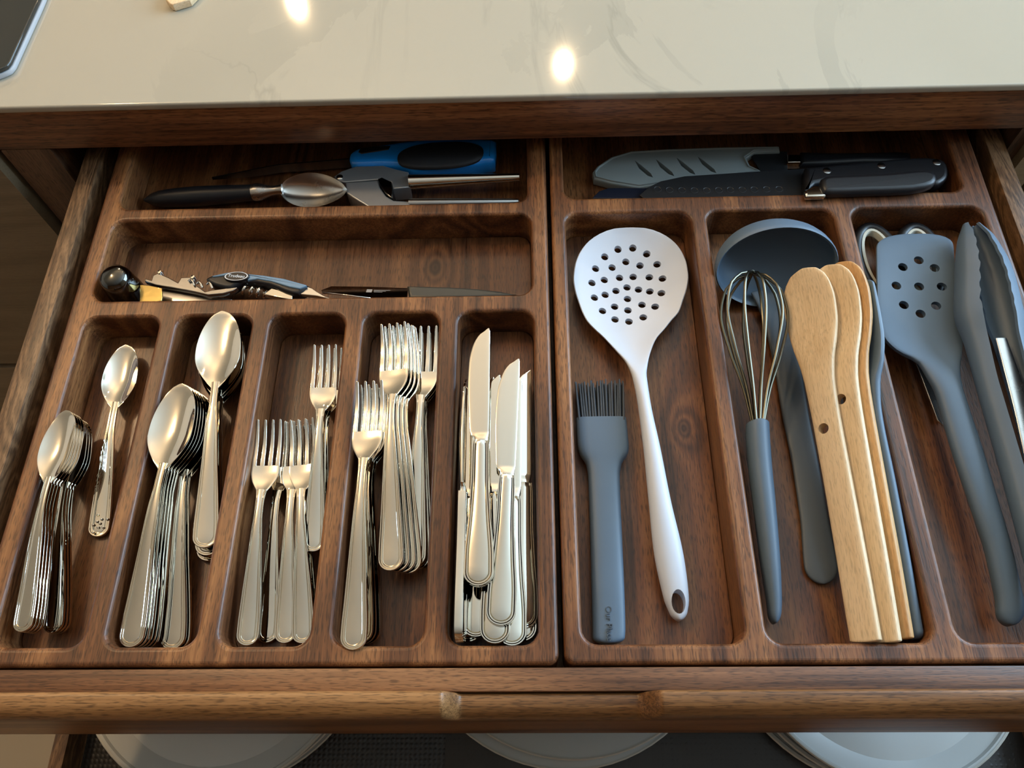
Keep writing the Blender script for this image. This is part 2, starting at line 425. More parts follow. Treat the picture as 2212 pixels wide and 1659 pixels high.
def plate(name, label, cx, cy, z, r, rim, grp, wall=.016):
    t = thing(name, label, 'plate', grp, (cx, cy, z))
    G().revolve([(.0005, .004), (r*.6, .004), (r*.62, .0), (r*.66, .0), (r*.70, .004), (r*.97, wall-.003), (r, wall-.001), (r-.001, wall+.001), (r-.004, wall), (r-rim, wall-.0035 if rim > .012 else .0075), (r-rim-.0025, wall-.0045 if rim > .012 else .008), (r-rim-.009, .0085), (.0005, .0078)], m=96).make('body', M_plate, t)
    # narrow unglazed rim band
    k = 48
    G().rings([[(rr_*math.cos(2*math.pi*j/72), rr_*math.sin(2*math.pi*j/72), zz) for j in range(72)] for rr_, zz in ((r-.0022, wall+.0009), (r-.0008, wall+.0013), (r+.0003, wall+.0003), (r+.0002, wall-.001))], cap0=False, cap1=False).make('rim', M_plateedge, t)
    return t
z0 = -.2782
def stack(cx, cy, r, labels, rim, name, grp, dxy):
    for k, lb in enumerate(labels):
        plate(name, lb, cx+dxy[k][0], cy+dxy[k][1], z0+k*.0125, r*dxy[k][2], rim, grp)
stack(-.3125, .131, .1405, ['white plate at the bottom of the stack nearest the drawer side, mostly covered', 'white plate second in the stack nearest the bare drawer side', 'white flat plate on top of the stack nearest the bare drawer side'], .008, 'dinner_plate', 'plates in the first stack', [(.009, .004, .985), (.006, .003, .985), (0, 0, 1)])
stack(.036, .176, .1635, ['large white rimmed plate at the bottom of the middle stack', 'large white rimmed plate on top of the middle stack'], .034, 'serving_plate', 'plates in the middle stack', [(-.006, -.002, 1), (0, .004, .985)])
stack(.338, .132, .1365, ['off white plate at the bottom of the stack under the tongs, rim shows brownish', 'off white plate second in the stack under the tongs', 'white flat plate on top of the stack under the tongs'], .008, 'dinner_plate', 'plates in the last stack', [(-.013, .002, 1.0), (-.006, .001, 1.0), (0.0, 0, 1)])

# ---------------------------------------------------------------- the two walnut trays
ZF = -.034
def tray(name, label, ox, bays, floors):
    t = thing(name, label, 'tray', loc=((ox[0]+ox[1])/2, (ox[2]+ox[3])/2, ZF-.006))
    bpy.context.view_layer.update()
    rd = .0036
    V, F = [], []
    outer = rr(ox[0]+rd, ox[1]-rd, ox[2]+rd, ox[3]-rd, .004)
    polys = [[Vector((x, y, 0)) for x, y in outer]]
    for b in bays: polys.append([Vector((x, y, 0)) for x, y in rr(b[0]-rd, b[1]+rd, b[2]-rd, b[3]+rd, b[4]+rd)])
    for p in polys: V += [tuple(v) for v in p]
    F += [tuple(f) for f in tessellate_polygon(polys)]
    g = G(); g.V, g.F = V, F
    seg = 5
    for b in bays:
        rs = []
        for k in range(seg+1):
            a = k/seg*math.pi/2; o = rd*(1-math.sin(a)); rs.append([(x, y, -rd*(1-math.cos(a))) for x, y in rr(b[0]-o, b[1]+o, b[2]-o, b[3]+o, b[4]+o)])
        rs.append([(x, y, ZF-.001) for x, y in rr(*b)])
        g.rings(rs, cap0=False, cap1=False)
    rs = []
    for k in range(seg+1):
        a = k/seg*math.pi/2; o = rd*math.sin(a); rs.append([(x, y, -rd*(1-math.cos(a))) for x, y in rr(ox[0]+rd-o, ox[1]-rd+o, ox[2]+rd-o, ox[3]-rd+o, .004+o)])
    rs.append([(x, y, ZF-.006) for x, y in rr(*ox, .004+rd)])
    g.rings(rs, cap0=False)
    me = bpy.data.meshes.new('frame'); me.from_pydata([tuple(v) for v in g.V], [], g.F)
    for p in me.polygons: p.use_smooth = True
    bm = bmesh.new(); bm.from_mesh(me)
    nf = len(F)
    bm.faces.ensure_lookup_table()
    for k, f in enumerate(bm.faces):
        f.normal_update()
        if k < nf and f.normal.z < 0: f.normal_flip()
        if k < nf: f.smooth = False
    bm.to_mesh(me); bm.free()
    me.materials.append(M_tray); me.set_sharp_from_angle(angle=R(50))
    for k, p in enumerate(me.polygons): p.use_smooth = k >= nf
    inw(obj('frame', me), t)
    for b, m in zip(bays, floors):
        inw(mesh('floor_panel', [(x, y, ZF) for x, y in rr(b[0]+.0006, b[1]-.0006, b[2]+.0006, b[3]-.0006, b[4])]+[(x, y, ZF-.003) for x, y in rr(b[0]+.0006, b[1]-.0006, b[2]+.0006, b[3]-.0006, b[4])],
            [tuple(range(28))]+[(k, (k+1) % 28, 28+(k+1) % 28, 28+k) for k in range(28)], m, smooth=False), t)
    return t
CR = .0115
tray('cutlery_tray', 'walnut cutlery tray with two long bays behind five short bays', (-.405, .0168, .0727, .635),
     [(-.388, -.0015, .483, .612, CR), (-.3885, .0015, .380, .4685, CR)] + [(-.3885+.0817*k, -.3225+.0813*k, .0862, .3625, CR) for k in range(5)],
     [M_trayfloor, M_trayfloor_b] + [M_trayfloor]*5)
tray('utensil_tray', 'walnut utensil tray with one wide bay behind three long bays', (.0206, .424, .0727, .635),
     [(.0333, .4008, .4858, .612, CR), (.0335, .1478, .0865, .4675, CR), (.1625, .2772, .0865, .4675, CR), (.2936, .4106, .0865, .4675, CR)],
     [M_trayfloor, M_trayfloor_r, M_trayfloor, M_trayfloor])

# ---------------------------------------------------------------- cutlery
def handle(g, L, prof, zf, t=.0018, crown=.0004, N=26, A=12):
    """flat cutlery handle with three raised lines following its edge. prof: (y, half width) from rounded end (y=0) to neck"""
    P = np.array(prof); Rn = P[0, 1]
    def W(y): return float(pchip(P[:, 0], P[:, 1], np.array([y]))[0])
    gd = .0007 if t < .003 else .0013
    ds = [(0, -t*.5), (0, t*.18), (.0004, t*.5), (.0012, t*.5), (.0016, t*.5-gd), (.0020, t*.5-.0001), (.0029, t*.5-.0001), (.0033, t*.5-gd), (.0038, t*.5-.0001)]
    ys = np.linspace(Rn, L, N)
    rs = []
    for d, z in ds:
        ring = []
        for k in range(A+1):
            a = math.pi+math.pi*k/A; r = Rn-d; ring.append((r*math.cos(a), Rn+r*.92*math.sin(a)))
        for y in ys[1:]:
            w = W(y); dd = d*min(1, w/.0085); ring.append((max(.0003, w-dd), y))
        for y in ys[:0:-1]:
            w = W(y); dd = d*min(1, w/.0085); ring.append((-max(.0003, w-dd), y))
        rs.append([(x, y, z+zf(y)) for x, y in ring])
    b = len(g.V); g.rings(rs, cap0=False, cap1=False)
    m = len(rs[0]); last = b+(len(rs)-1)*m
    def pair(q):      # mirrored partner pairs on a ring
        arc = [(q+k, q+A-k) for k in range(A//2)]
        bod = [(q+A+k, q+(m-k) % m if k else q) for k in range(0, N)]
        return arc, bod
    for q, zz in ((last, crown), (b, 0)):
        arc, bod = pair(q)
        # centre line verts
        cs = []
        for k, (i, j) in enumerate(bod):
            vi, vj = g.V[i], g.V[j]; cs.append(len(g.V)); g.V.append(((vi[0]+vj[0])/2, (vi[1]+vj[1])/2, (vi[2]+vj[2])/2+zz))
        for k in range(len(bod)-1):
            g.F.append((bod[k][0], bod[k+1][0], cs[k+1], cs[k])); g.F.append((cs[k], cs[k+1], bod[k+1][1], bod[k][1]))
        for k in range(A):
            g.F.append((q+k, q+k+1, cs[0]))
    return g
def spoon_proto(name, label, L, bw, bl):
    t = thing(name, label, 'spoon')
    hb = L-bl
    zf = lambda y: .002+.0095*(math.sin(min(1, y/hb)**1.5*math.pi*.62))
    k_ = L/.2
    handle(G(), hb+.0015, [(0, .0094*k_), (.014, .0094*k_), (.035, .0084*k_), (.07, .0060*k_), (.10*k_, .0042*k_), (hb-.018, .0030), (hb-.006, .0029), (hb+.0015, .0032)], zf).make('handle', M_chrome, t)
    zn = zf(hb)
    st = []
    for u in np.linspace(0, 1, 25):
        y = hb-.004+u*(bl+.004)
        w = bw if u > .42 else .0030+(bw-.0030)*math.sin(math.pi/2*(u/.42))**.95
        dep = .0068*max(0, math.sin(math.pi*min(1, u*1.02)))**(1.25 if u < .5 else .85)
        rim = zn+(.010-zn)*u + .0012*math.sin(math.pi*u)
        st.append((y, 0, w, rim-dep, dep, .0011, 5))
    loft(G(), st, n=30, cap1=.58*bl, thin=1).make('bowl', M_chrome, t)
    return t
def fork_proto(name, label, L, hw, hl):
    t = thing(name, label, 'fork')
    hb = L-hl
    zf = lambda y: .002+.0105*(math.sin(min(1.2, y/hb)**1.6*math.pi*.6))
    s = L/.2
    handle(G(), hb+.006, [(0, .0094*s), (.014, .0094*s), (.035, .0083*s), (.07*s, .0060*s), (.098*s, .0042*s), (hb-.016, .0031), (hb-.004, .0030), (hb+.006, .0040)], zf).make('handle', M_chrome, t)
    g = G(); zn = zf(hb)
    sh = hl*.40
    def zc(y):
        u = min(1, max(0, (y-hb)/hl))
        return zn*(1-u)**2.2+.0045*(1-abs(2*u-1))+.0105*u**2.2*1.1-.0035*math.sin(math.pi*u)
    st = []
    for u, w in ((-.02, .0030), (.05, hw*.30), (.10, hw*.44), (.16, hw*.66), (.22, hw*.84), (.28, hw*.95), (.34, hw), (.42, hw)):
        y = hb+u*hl; st.append((y, 0, w, zc(y), .0010*(w/hw), .0017, 5))
    loft(g, st, n=20)
    gap = hw*2*.12; tw = (hw*2-3*gap)/4
    for k in range(4):
        x = -hw+tw/2+k*(tw+gap); st = []
        for u in np.linspace(.415, 1, 9):
            y = hb+u*hl; q = (u-.415)/.585
            st.append((y, x*(1-.03*q), tw/2*(1-.5*q**1.5), zc(y)+.0010*(x/hw)**2, .0002, .0017, 3.5))
        loft(g, st, n=12, cap1=.0012)
    g.make('head', M_chrome, t)
    return t
def knife_proto(name, label, L=.213):
    t = thing(name, label, 'knife'); hb = .112
    zf = lambda y: .0032
    handle(G(), hb, [(0, .0108), (.02, .0108), (.05, .0088), (.085, .0068), (hb-.008, .0066), (hb, .0060)], zf, t=.0056, crown=.0012).make('handle', M_chrome, t)
    st = []
    for y, l, r in ((hb-.002, -.0055, .0055), (hb+.0035, -.0058, .0056), (hb+.006, -.0086, .0060), (hb+.02, -.0098, .0062), (hb+.05, -.0112, .0064), (hb+.07, -.0106, .0065), (hb+.085, -.0078, .0065), (hb+.095, -.0030, .0064), (L-.0015, .0028, .0062), (L, .0046, .0056)):
        st.append((y, (l+r)/2, (r-l)/2, .0033, 0, .0022 if y > hb+.004 else .0050, 6 if y > hb+.004 else 3))
    loft(G(), st, n=40).make('blade', M_chrome, t)
    return t
ORD = ['topmost', 'second from the top', 'third from the top', 'fourth from the top', 'fifth from the top', 'sixth from the top', 'bottom one']
protos = {}
def lay(proto, end, tip, roll, label, group):
    o = proto if not proto.get('used') else copy_tree(proto)
    proto['used'] = 1
    tag(o, label, group=group); place(o, end, tip, roll)
    return o
tsp = spoon_proto('teaspoon', 'x', .172, .0147, .058)
dsp = spoon_proto('dinner_spoon', 'x', .208, .0187, .071)
sfk = fork_proto('dessert_fork', 'x', .177, .0110, .066)
dfk = fork_proto('dinner_fork', 'x', .207, .0124, .072)
kn = knife_proto('table_knife', 'x')
def shift(p, dx=0, dy=0, dz=0): return (p[0]+dx, p[1]+dy, p[2]+dz)

# teaspoons: stack of seven and one ornate spoon
a_end, a_tip = (-0.3759, 0.0996, -0.0140), (-0.3791, 0.2618, -0.0085)
for k in range(7):
    e = shift(a_end, .0010*k, 0, -.0027*k); tp = shift(a_tip, .0008*k, -.0004*k, -.0027*k)
    if k > 3: e = shift(e, .013)
    lay(tsp, e, tp, -8, 'polished steel teaspoon in the near teaspoon stack, %s' % ORD[k], 'stacked teaspoons')
b_end, b_tip = (-0.3473, 0.1743, -0.0320), (-0.3593, 0.3488, -0.0300)
orn = spoon_proto('teaspoon', 'x', .172, .0147, .058)
tag(orn, 'lone teaspoon with floral handle end lying apart from the teaspoon stack'); place(orn, b_end, b_tip, 4)
g = G()
for k in range(9):
    a = k*2.4; q = .0012+.0008*k
    g.revolve([(.0001, .0), (.0011, .0001), (.0008, .0008), (.0001, .0010)], (q*math.cos(a)*.9, .011+q*1.2*math.sin(a), .0044), 8)
g.make('flower_relief', M_chrome, orn)
# dinner spoons
a_end, a_tip = (-0.2935, 0.0873, -0.0150), (-0.2889, 0.2881, -0.0085)
for k in range(7):
    e = shift(a_end, .0015*k, 0, -.0027*k); tp = shift(a_tip, .0012*k, -.0004*k, -.0027*k)
    if k > 4: e = shift(e, .019, 0, 0)
    lay(dsp, e, tp, -5, 'large polished dinner spoon in the near spoon stack, %s' % ORD[k], 'near dinner spoons')
a_end, a_tip = (-0.2538, 0.1648, -0.0235), (-0.2714, 0.3663, -0.0205)
for k in range(4):
    lay(dsp, shift(a_end, -.0002*k, -.0036*k, -.0028*k), shift(a_tip, .0006*k, -.0034*k, -.0028*k), 3, 'large dinner spoon in the far spoon stack, %s' % ORD[k], 'far dinner spoons')
# dessert forks
for e, tp, rl, lb in (((-0.2124, 0.0912, -0.0265), (-0.2179, 0.2630, -0.0255), 4, 'dessert fork lying nearest the tray side in the row of four'),
                      ((-0.1990, 0.0917, -0.0300), (-0.2070, 0.2650, -0.0305), 2, 'dessert fork second in the row of four, under its neighbour'),
                      ((-0.1837, 0.0909, -0.0255), (-0.1945, 0.2629, -0.0260), 0, 'dessert fork third in the row of four, its tines under the last'),
                      ((-0.1691, 0.0902, -0.0215), (-0.1877, 0.2599, -0.0195), 0, 'dessert fork last in the row of four, its whole head uncovered'),
                      ((-0.1679, 0.0907, -0.0310), (-0.1869, 0.2635, -0.0325), 0, 'dessert fork lying at the bottom under the last fork of the row'),
                      ((-0.1692, 0.1612, -0.0260), (-0.1766, 0.3344, -0.0240), 4, 'dessert fork pushed farther back, on top, against the divider'),
                      ((-0.1677, 0.1609, -0.0305), (-0.1737, 0.3348, -0.0290), 4, 'dessert fork hidden under the fork pushed farther back')):
    lay(sfk, e, tp, rl, lb, 'dessert forks')
# dinner forks
def fan(proto, end, tip, n, de, dt, roll, lab, grp):
    for k in range(n):
        lay(proto, shift(end, *[q*k for q in de]), shift(tip, *[q*k for q in dt]), roll, lab % ORD[k], grp)
fan(dfk, (-0.1321, 0.0914, -0.0215), (-0.1338, 0.2930, -0.0185), 4, (.0028, -.0002, -.0031), (.0012, -.0006, -.0031), -6, 'dinner fork in the near fork stack, %s', 'near dinner forks')
fan(dfk, (-0.1072, 0.1440, -0.0155), (-0.1155, 0.3438, -0.0105), 4, (.0042, 0, -.0031), (.0026, -.0002, -.0031), -8, 'dinner fork in the middle stack of forks set back, %s', 'middle dinner forks')
fan(dfk, (-0.0909, 0.1460, -0.0210), (-0.0909, 0.3465, -0.0190), 4, (.0026, -.0003, -.0031), (.0014, -.0004, -.0031), 2, 'dinner fork in the stack against the divider, %s', 'rear dinner forks')
# table knives
for e, tp, rl, lb in (((-0.0404, 0.1315, -0.0100), (-0.0409, 0.3401, -0.0080), -3, 'table knife on top of the knife pile, its blade reaching farthest back'),
                      ((-0.0246, 0.1031, -0.0130), (-0.0159, 0.3167, -0.0090), 3, 'table knife on top of the pile, its broad handle nearest the tray front'),
                      ((-0.0062, 0.0995, -0.0215), (-0.0031, 0.3124, -0.0180), 14, 'table knife at the divider side with a dark reflecting blade'),
                      ((-0.0573, 0.0937, -0.0205), (-0.0589, 0.2752, -0.0205), 86, 'table knife standing on edge against the bay wall'),
                      ((-0.0431, 0.0950, -0.0250), (-0.0372, 0.3189, -0.0240), 0, 'table knife just under the topmost one, serrated edge showing'),
                      ((-0.0287, 0.0928, -0.0235), (-0.0320, 0.2986, -0.0205), 0, 'table knife in the middle layer of the pile'),
                      ((-0.0173, 0.0916, -0.0290), (-0.0149, 0.2839, -0.0285), 6, 'table knife in the bottom layer, nearer the divider'),
                      ((-0.0081, 0.0914, -0.0300), (-0.0063, 0.2802, -0.0300), 0, 'table knife in the bottom layer, touching the divider side'),
                      ((-0.0318, 0.0918, -0.0320), (-0.0387, 0.2832, -0.0310), 0, 'table knife at the very bottom in the centre of the pile'),
                      ((-0.0482, 0.0919, -0.0300), (-0.0497, 0.2851, -0.0300), -4, 'table knife in the bottom layer beside the knife on edge')):
    lay(kn, e, tp, rl, lb, 'table knives')

# ---------------------------------------------------------------- utensils
def U(name, label, cat, loc, group=None):
    t = thing(name, label, cat, group, loc); bpy.context.view_layer.update(); return t
def part(t, g, name, mat, holes=None, **k):
    o = g.make(name, mat, **k)
    if holes: cut(o, holes)
    par = t; o.parent = par; bpy.context.view_layer.update(); o.matrix_parent_inverse = par.matrix_world.inverted(); return o
def holes_at(pts, r, z0=-.06, z1=.06, m=20, ry=None):
    g = G()
    for x, y in pts: g.rings([[(x+r*math.cos(2*math.pi*k/m), y+(ry or r)*math.sin(2*math.pi*k/m), z) for k in range(m)] for z in (z0, z1)])
    return g
def lettering(t, text, name, mat, size, origin, xdir, ydir, depth=.0003):
    cu = bpy.data.curves.new('txt', 'FONT'); cu.body = text; cu.size = size; cu.extrude = depth; cu.align_x = 'CENTER'; cu.align_y = 'CENTER'
    o = bpy.data.objects.new('txt', cu); COL.objects.link(o); bpy.context.view_layer.update()
    me = bpy.data.meshes.new_from_object(o.evaluated_get(bpy.context.evaluated_depsgraph_get()))
    bpy.data.objects.remove(o); bpy.data.curves.remove(cu)
    xd, yd = Vector(xdir).normalized(), Vector(ydir).normalized(); zd = xd.cross(yd)
    m = Matrix((xd, yd, zd)).transposed().to_4x4(); m.translation = origin
    me.transform(m); me.materials.clear(); me.materials.append(mat)
    p = obj(name, me, t); bpy.context.view_layer.update(); p.matrix_parent_inverse = t.matrix_world.inverted(); return p

# white slotted spoon
t = U('slotted_spoon', 'white silicone slotted spoon with round holed head and hang hole', 'spoon', (0.0996, 0.1948, -0.0340))
st = [(0.1064, 0.1068, 0.0051, -0.0250)+(0.0000, 0.0110, 2.2), (0.1120, 0.1067, 0.0066, -0.0245)+(0.0000, 0.0120, 2.2), (0.1218, 0.1059, 0.0093, -0.0230)+(0.0000, 0.0135, 2.2), (0.1522, 0.1026, 0.0110, -0.0180)+(0.0000, 0.0150, 2.0), (0.1940, 0.0983, 0.0086, -0.0120)+(0.0000, 0.0145, 2.0), (0.2396, 0.0952, 0.0066, -0.0090)+(0.0000, 0.0135, 2.0), (0.2779, 0.0924, 0.0053, -0.0100)+(0.0000, 0.0125, 2.0), (0.3038, 0.0912, 0.0060, -0.0145)+(0.0005, 0.0100, 2.2), (0.3181, 0.0904, 0.0092, -0.0180)+(0.0025, 0.0075, 2.5), (0.3303, 0.0884, 0.0149, -0.0210)+(0.0048, 0.0060, 2.8), (0.3439, 0.0868, 0.0232, -0.0238)+(0.0075, 0.0050, 3.2), (0.3509, 0.0868, 0.0292, -0.0252)+(0.0085, 0.0045, 3.6), (0.3591, 0.0867, 0.0356, -0.0262)+(0.0095, 0.0042, 4.0), (0.3687, 0.0886, 0.0420, -0.0270)+(0.0105, 0.0040, 4.0), (0.3814, 0.0894, 0.0463, -0.0278)+(0.0108, 0.0040, 4.0), (0.3942, 0.0903, 0.0501, -0.0283)+(0.0121, 0.0040, 4.0), (0.4069, 0.0912, 0.0518, -0.0285)+(0.0125, 0.0040, 4.0), (0.4195, 0.0920, 0.0509, -0.0281)+(0.0121, 0.0040, 4.0), (0.4316, 0.0927, 0.0478, -0.0268)+(0.0108, 0.0040, 4.0), (0.4408, 0.0932, 0.0432, -0.0249)+(0.0091, 0.0040, 4.0), (0.4473, 0.0934, 0.0381, -0.0230)+(0.0074, 0.0040, 4.0), (0.4523, 0.0936, 0.0321, -0.0211)+(0.0057, 0.0040, 4.0), (0.4563, 0.0937, 0.0256, -0.0193)+(0.0040, 0.0040, 4.0), (0.4590, 0.0937, 0.0196, -0.0179)+(0.0025, 0.0040, 4.0), (0.4609, 0.0938, 0.0127, -0.0169)+(0.0013, 0.0040, 4.0), (0.4618, 0.0938, 0.0071, -0.0163)+(0.0005, 0.0040, 4.0)]
st.sort(key=lambda r: r[0])
hp = [[(0.0824, 0.4421), (0.0963, 0.4434), (0.1088, 0.4368), (0.0697, 0.4338), (0.0892, 0.4299), (0.1020, 0.4255), (0.1174, 0.4249), (0.0605, 0.4204), (0.0761, 0.4235), (0.0681, 0.4094), (0.0824, 0.4128), (0.0950, 0.4138), (0.1095, 0.4122), (0.1209, 0.4089), (0.0564, 0.4044), (0.0782, 0.3984), (0.0886, 0.4025), (0.0988, 0.3996), (0.1087, 0.3966), (0.1185, 0.3931), (0.0579, 0.3886), (0.0680, 0.3932), (0.0882, 0.3898), (0.0645, 0.3750), (0.0759, 0.3810), (0.0876, 0.3773), (0.1006, 0.3827), (0.1118, 0.3792), (0.0753, 0.3669), (0.0876, 0.3649), (0.1005, 0.3688)]]
hg = holes_at(hp[0], .0035, m=14)
hh = holes_at([(0.1065, 0.1189)], .0052, ry=.0085, m=20); b = len(hg.V); hg.V += hh.V; hg.F += [tuple(i+b for i in f) for f in hh.F]
part(t, loft(G(), st, n=100, cap0=.006, cap1=.0015), 'body', M_white, hg)

# pastry brush
t = U('pastry_brush', 'slate grey silicone pastry brush with dark bristles beside the slotted spoon', 'brush', (0.0579, 0.1763, -0.0340))
st = [(0.0905, 0.0540, 0.0116, -0.0260)+(0, .011, 3), (0.1006, 0.0548, 0.0122, -0.0260)+(0, .012, 3), (0.1329, 0.0557, 0.0124, -0.0250)+(0, .013, 2.8), (0.1759, 0.0566, 0.0124, -0.0240)+(0, .013, 2.6), (0.2190, 0.0575, 0.0128, -0.0240)+(0, .013, 2.6), (0.2297, 0.0580, 0.0144, -0.0240)+(0, .013, 3), (0.2390, 0.0585, 0.0198, -0.0240)+(0, .0135, 3.5), (0.2472, 0.0582, 0.0210, -0.0240)+(0, .0135, 4), (0.2697, 0.0577, 0.0208, -0.0240)+(0, .0125, 5)]
part(t, loft(G(), st, n=60, cap0=.005, e0=2.5), 'handle', M_sil)
g = G(); A0, A1, B0, B1 = (0.0381, 0.2704, -0.0240), (0.0777, 0.2698, -0.0240), (0.0369, 0.3028, -0.0220), (0.0793, 0.3021, -0.0220)
random.seed(2)
for row in range(4):
    for k in range(17):
        u = (k+.5)/17+random.uniform(-.012, .012); zz = -.0285+.003*row
        p0 = Vector(A0).lerp(Vector(A1), .02+.96*u); p1 = Vector(B0).lerp(Vector(B1), u+random.uniform(-.012, .012)); p1.y += random.uniform(-.002, .0025)
        p0.z = zz; p1.z = zz+random.uniform(-.001, .001); p0.y -= .003
        g.tube([p0, p0.lerp(p1, .5), p1], [.00115, .001, .0007], 6)
tag(part(t, g, 'bristles', plain('dark_bristles', (.045, .055, .068), .5)), kind='stuff')
lettering(t, 'Our Place', 'lettering', M_emboss, .0062, shift((0.0547, 0.1038, -0.0194), 0, 0, 0), (0, -1, 0), (1, 0, 0), .0004)

# whisk
t = U('whisk', 'whisk with slate grey handle and dark wire loops lying over the ladle', 'whisk', (0.1821, 0.1568, -0.0340))
st = [(0.1032, 0.1747, 0.0043, -0.0200)+(0, .013, 2), (0.1203, 0.1763, 0.0056, -0.0180)+(0, .015, 2), (0.1505, 0.1770, 0.0074, -0.0150)+(0, .018, 2), (0.1929, 0.1779, 0.0085, -0.0110)+(0, .0195, 2), (0.2194, 0.1784, 0.0090, -0.0090)+(0, .020, 2), (0.2481, 0.1797, 0.0093, -0.0060)+(0, .0205, 2), (0.2569, 0.1807, 0.0090, -0.0050)+(0, .020, 2)]
part(t, loft(G(), st, n=40, cap0=.008, cap1=.002), 'handle', M_sil)
base, top = Vector((0.1809, 0.2569, -0.0050)), Vector((0.1935, 0.3944, 0.0060)); ax = top-base; ux = ax.cross(Vector((0, 0, 1))).normalized(); uz = ux.cross(ax).normalized()
us = np.linspace(0, 1, 26); fs = pchip([0, .2, .45, .7, .86, .95, .985, 1], [.16, .36, .74, .99, .86, .52, .24, 0], us)
for k in range(5):
    a = R(36*k+8); d = ux*math.cos(a)*.0278+uz*math.sin(a)*.0195; top_k = .0012*(k-2)
    pts = [base+ax*(float(u)*(1+top_k*3))+d*float(f) for u, f in zip(us, fs)]; pts2 = [base+ax*(float(u)*(1+top_k*3))-d*float(f) for u, f in zip(us[::-1][1:], fs[::-1][1:])]
    part(t, G().tube(pts+pts2, .00125, 8), 'wire_loop', M_wire)

# ladle
t = U('ladle', 'slate grey ladle with deep oval bowl and flat worn strap handle', 'ladle', (0.2176, 0.1565, -0.0340))
C = Vector((0.2131, 0.4005, 0.0030)); el = R(30); nv = Vector((.04, -math.cos(el), math.sin(el))).normalized(); uv = Vector((1, .04, 0)).normalized(); vv = nv.cross(uv); vv = -vv if vv.z < 0 else vv
def bowlring(s, off, m=56):
    rad = (1-min(1, s)**2.3)**(1/2.3)
    return [C-nv*(.036*s*(1-off*26))+vv*(.007*s)+uv*((.0535-off)*rad*math.cos(2*math.pi*k/m))+vv*((.0385-off)*rad*math.sin(2*math.pi*k/m)) for k in range(m)]
rs = [bowlring(s, 0) for s in (.9995, .985, .95, .9, .82, .7, .55, .4, .25, .1, .03)] + [[p+nv*.0008 for p in bowlring(0, .0008)]] + [bowlring(s, .0024) for s in (.03, .1, .25, .4, .55, .7, .82, .9, .95, .985, .9995)]
part(t, G().rings(rs), 'bowl', M_sil)
st = [(0.1337, 0.2156, 0.0118, -0.0305)+(0, .005, 3), (0.1477, 0.2163, 0.0126, -0.0305)+(0, .0055, 3), (0.1875, 0.2178, 0.0108, -0.0300)+(0, .006, 3), (0.2341, 0.2184, 0.0106, -0.0295)+(0, .006, 3), (0.2715, 0.2176, 0.0109, -0.0290)+(0, .006, 3), (0.3186, 0.2180, 0.0113, -0.0285)+(0, .0065, 3), (0.3625, 0.2176, 0.0132, -0.0285)+(.001, .0065, 3), (0.3820, 0.2165, 0.0167, -0.0285)+(.003, .006, 3), (0.3955, 0.2167, 0.0226, -0.0280)+(.006, .005, 3)]
part(t, loft(G(), st, n=50, cap0=.013, cap1=.004), 'handle', M_sil2)

# wooden spoons leaning on each other, grey spatula on edge
def wspoon():
    L = .318
    st = []
    for y, w, z, di, th, p in ((0, .0108, 0, 0, .0078, 4), (.05, .0108, .001, 0, .0078, 4), (.12, .0106, .0035, 0, .0078, 3.6), (.17, .0108, .006, 0, .0080, 3.4), (.205, .0118, .0075, 0, .0082, 3.2), (.225, .0142, .0065, .0006, .0080, 3.2),
                               (.245, .0185, .0035, .002, .0085, 3.4), (.265, .0213, .001, .0032, .008, 3.6), (.282, .0219, .0005, .0036, .0075, 3.6), (.296, .0205, .0015, .0032, .0072, 3.6), (.307, .0172, .003, .002, .007, 3.4), (.314, .0120, .0045, .0008, .0065, 3.2), (.318, .0065, .0055, 0, .006, 3)):
        st.append((y*.945, 0, w, z, di, th, p))
    return loft(G(), st, n=60, cap0=.0018, cap1=.004, e0=2.5)
for e, tp, rl, mt, lb in (((0.2332, 0.0868, -0.0080), (0.2369, 0.3893, 0.0120), -46, M_beech, 'pale wooden spoon with oval bowl and small hole, foremost of the three'),
                          ((0.2467, 0.0883, -0.0080), (0.2551, 0.3899, 0.0180), -46, M_beech, 'pale wooden spoon in the middle of the three leaning wooden spoons'),
                          ((0.2588, 0.0911, -0.0140), (0.2650, 0.3906, 0.0200), -54, M_beech2, 'darker orange wooden spoon rearmost of the three, next to grey spatula')):
    t = U('wooden_spoon', lb, 'spoon', (0, 0, 0), 'wooden spoons')
    o = wspoon().make('body', mt); cut(o, holes_at([(-.002, .157 if 'foremost' in lb else .180)], .0042)); o.parent = t
    place(t, e, tp, rl)
t = U('spatula', 'slate grey spatula standing on its edge beside the wooden spoons', 'spatula', (0, 0, 0))
st = [(0, 0, .0085, 0, 0, .0098, 2.2), (.06, 0, .0085, .001, 0, .010, 2.2), (.13, 0, .0085, .003, 0, .010, 2.2), (.19, 0, .0095, .006, 0, .0098, 2.3), (.215, 0, .012, .0055, 0, .0095, 3), (.235, 0, .0165, .002, 0, .007, 4), (.26, 0, .019, 0, 0, .0055, 5), (.305, 0, .0175, -.001, 0, .0035, 5), (.318, 0, .015, -.0015, 0, .0025, 5)]
st = [(r[0]*.89,)+r[1:] for r in st]
loft(G(), st, n=50, cap0=.006, cap1=.008).make('body', M_sil, t)
place(t, (0.2706, 0.0907, -0.0160), (0.2732, 0.3768, 0.0220), -74)

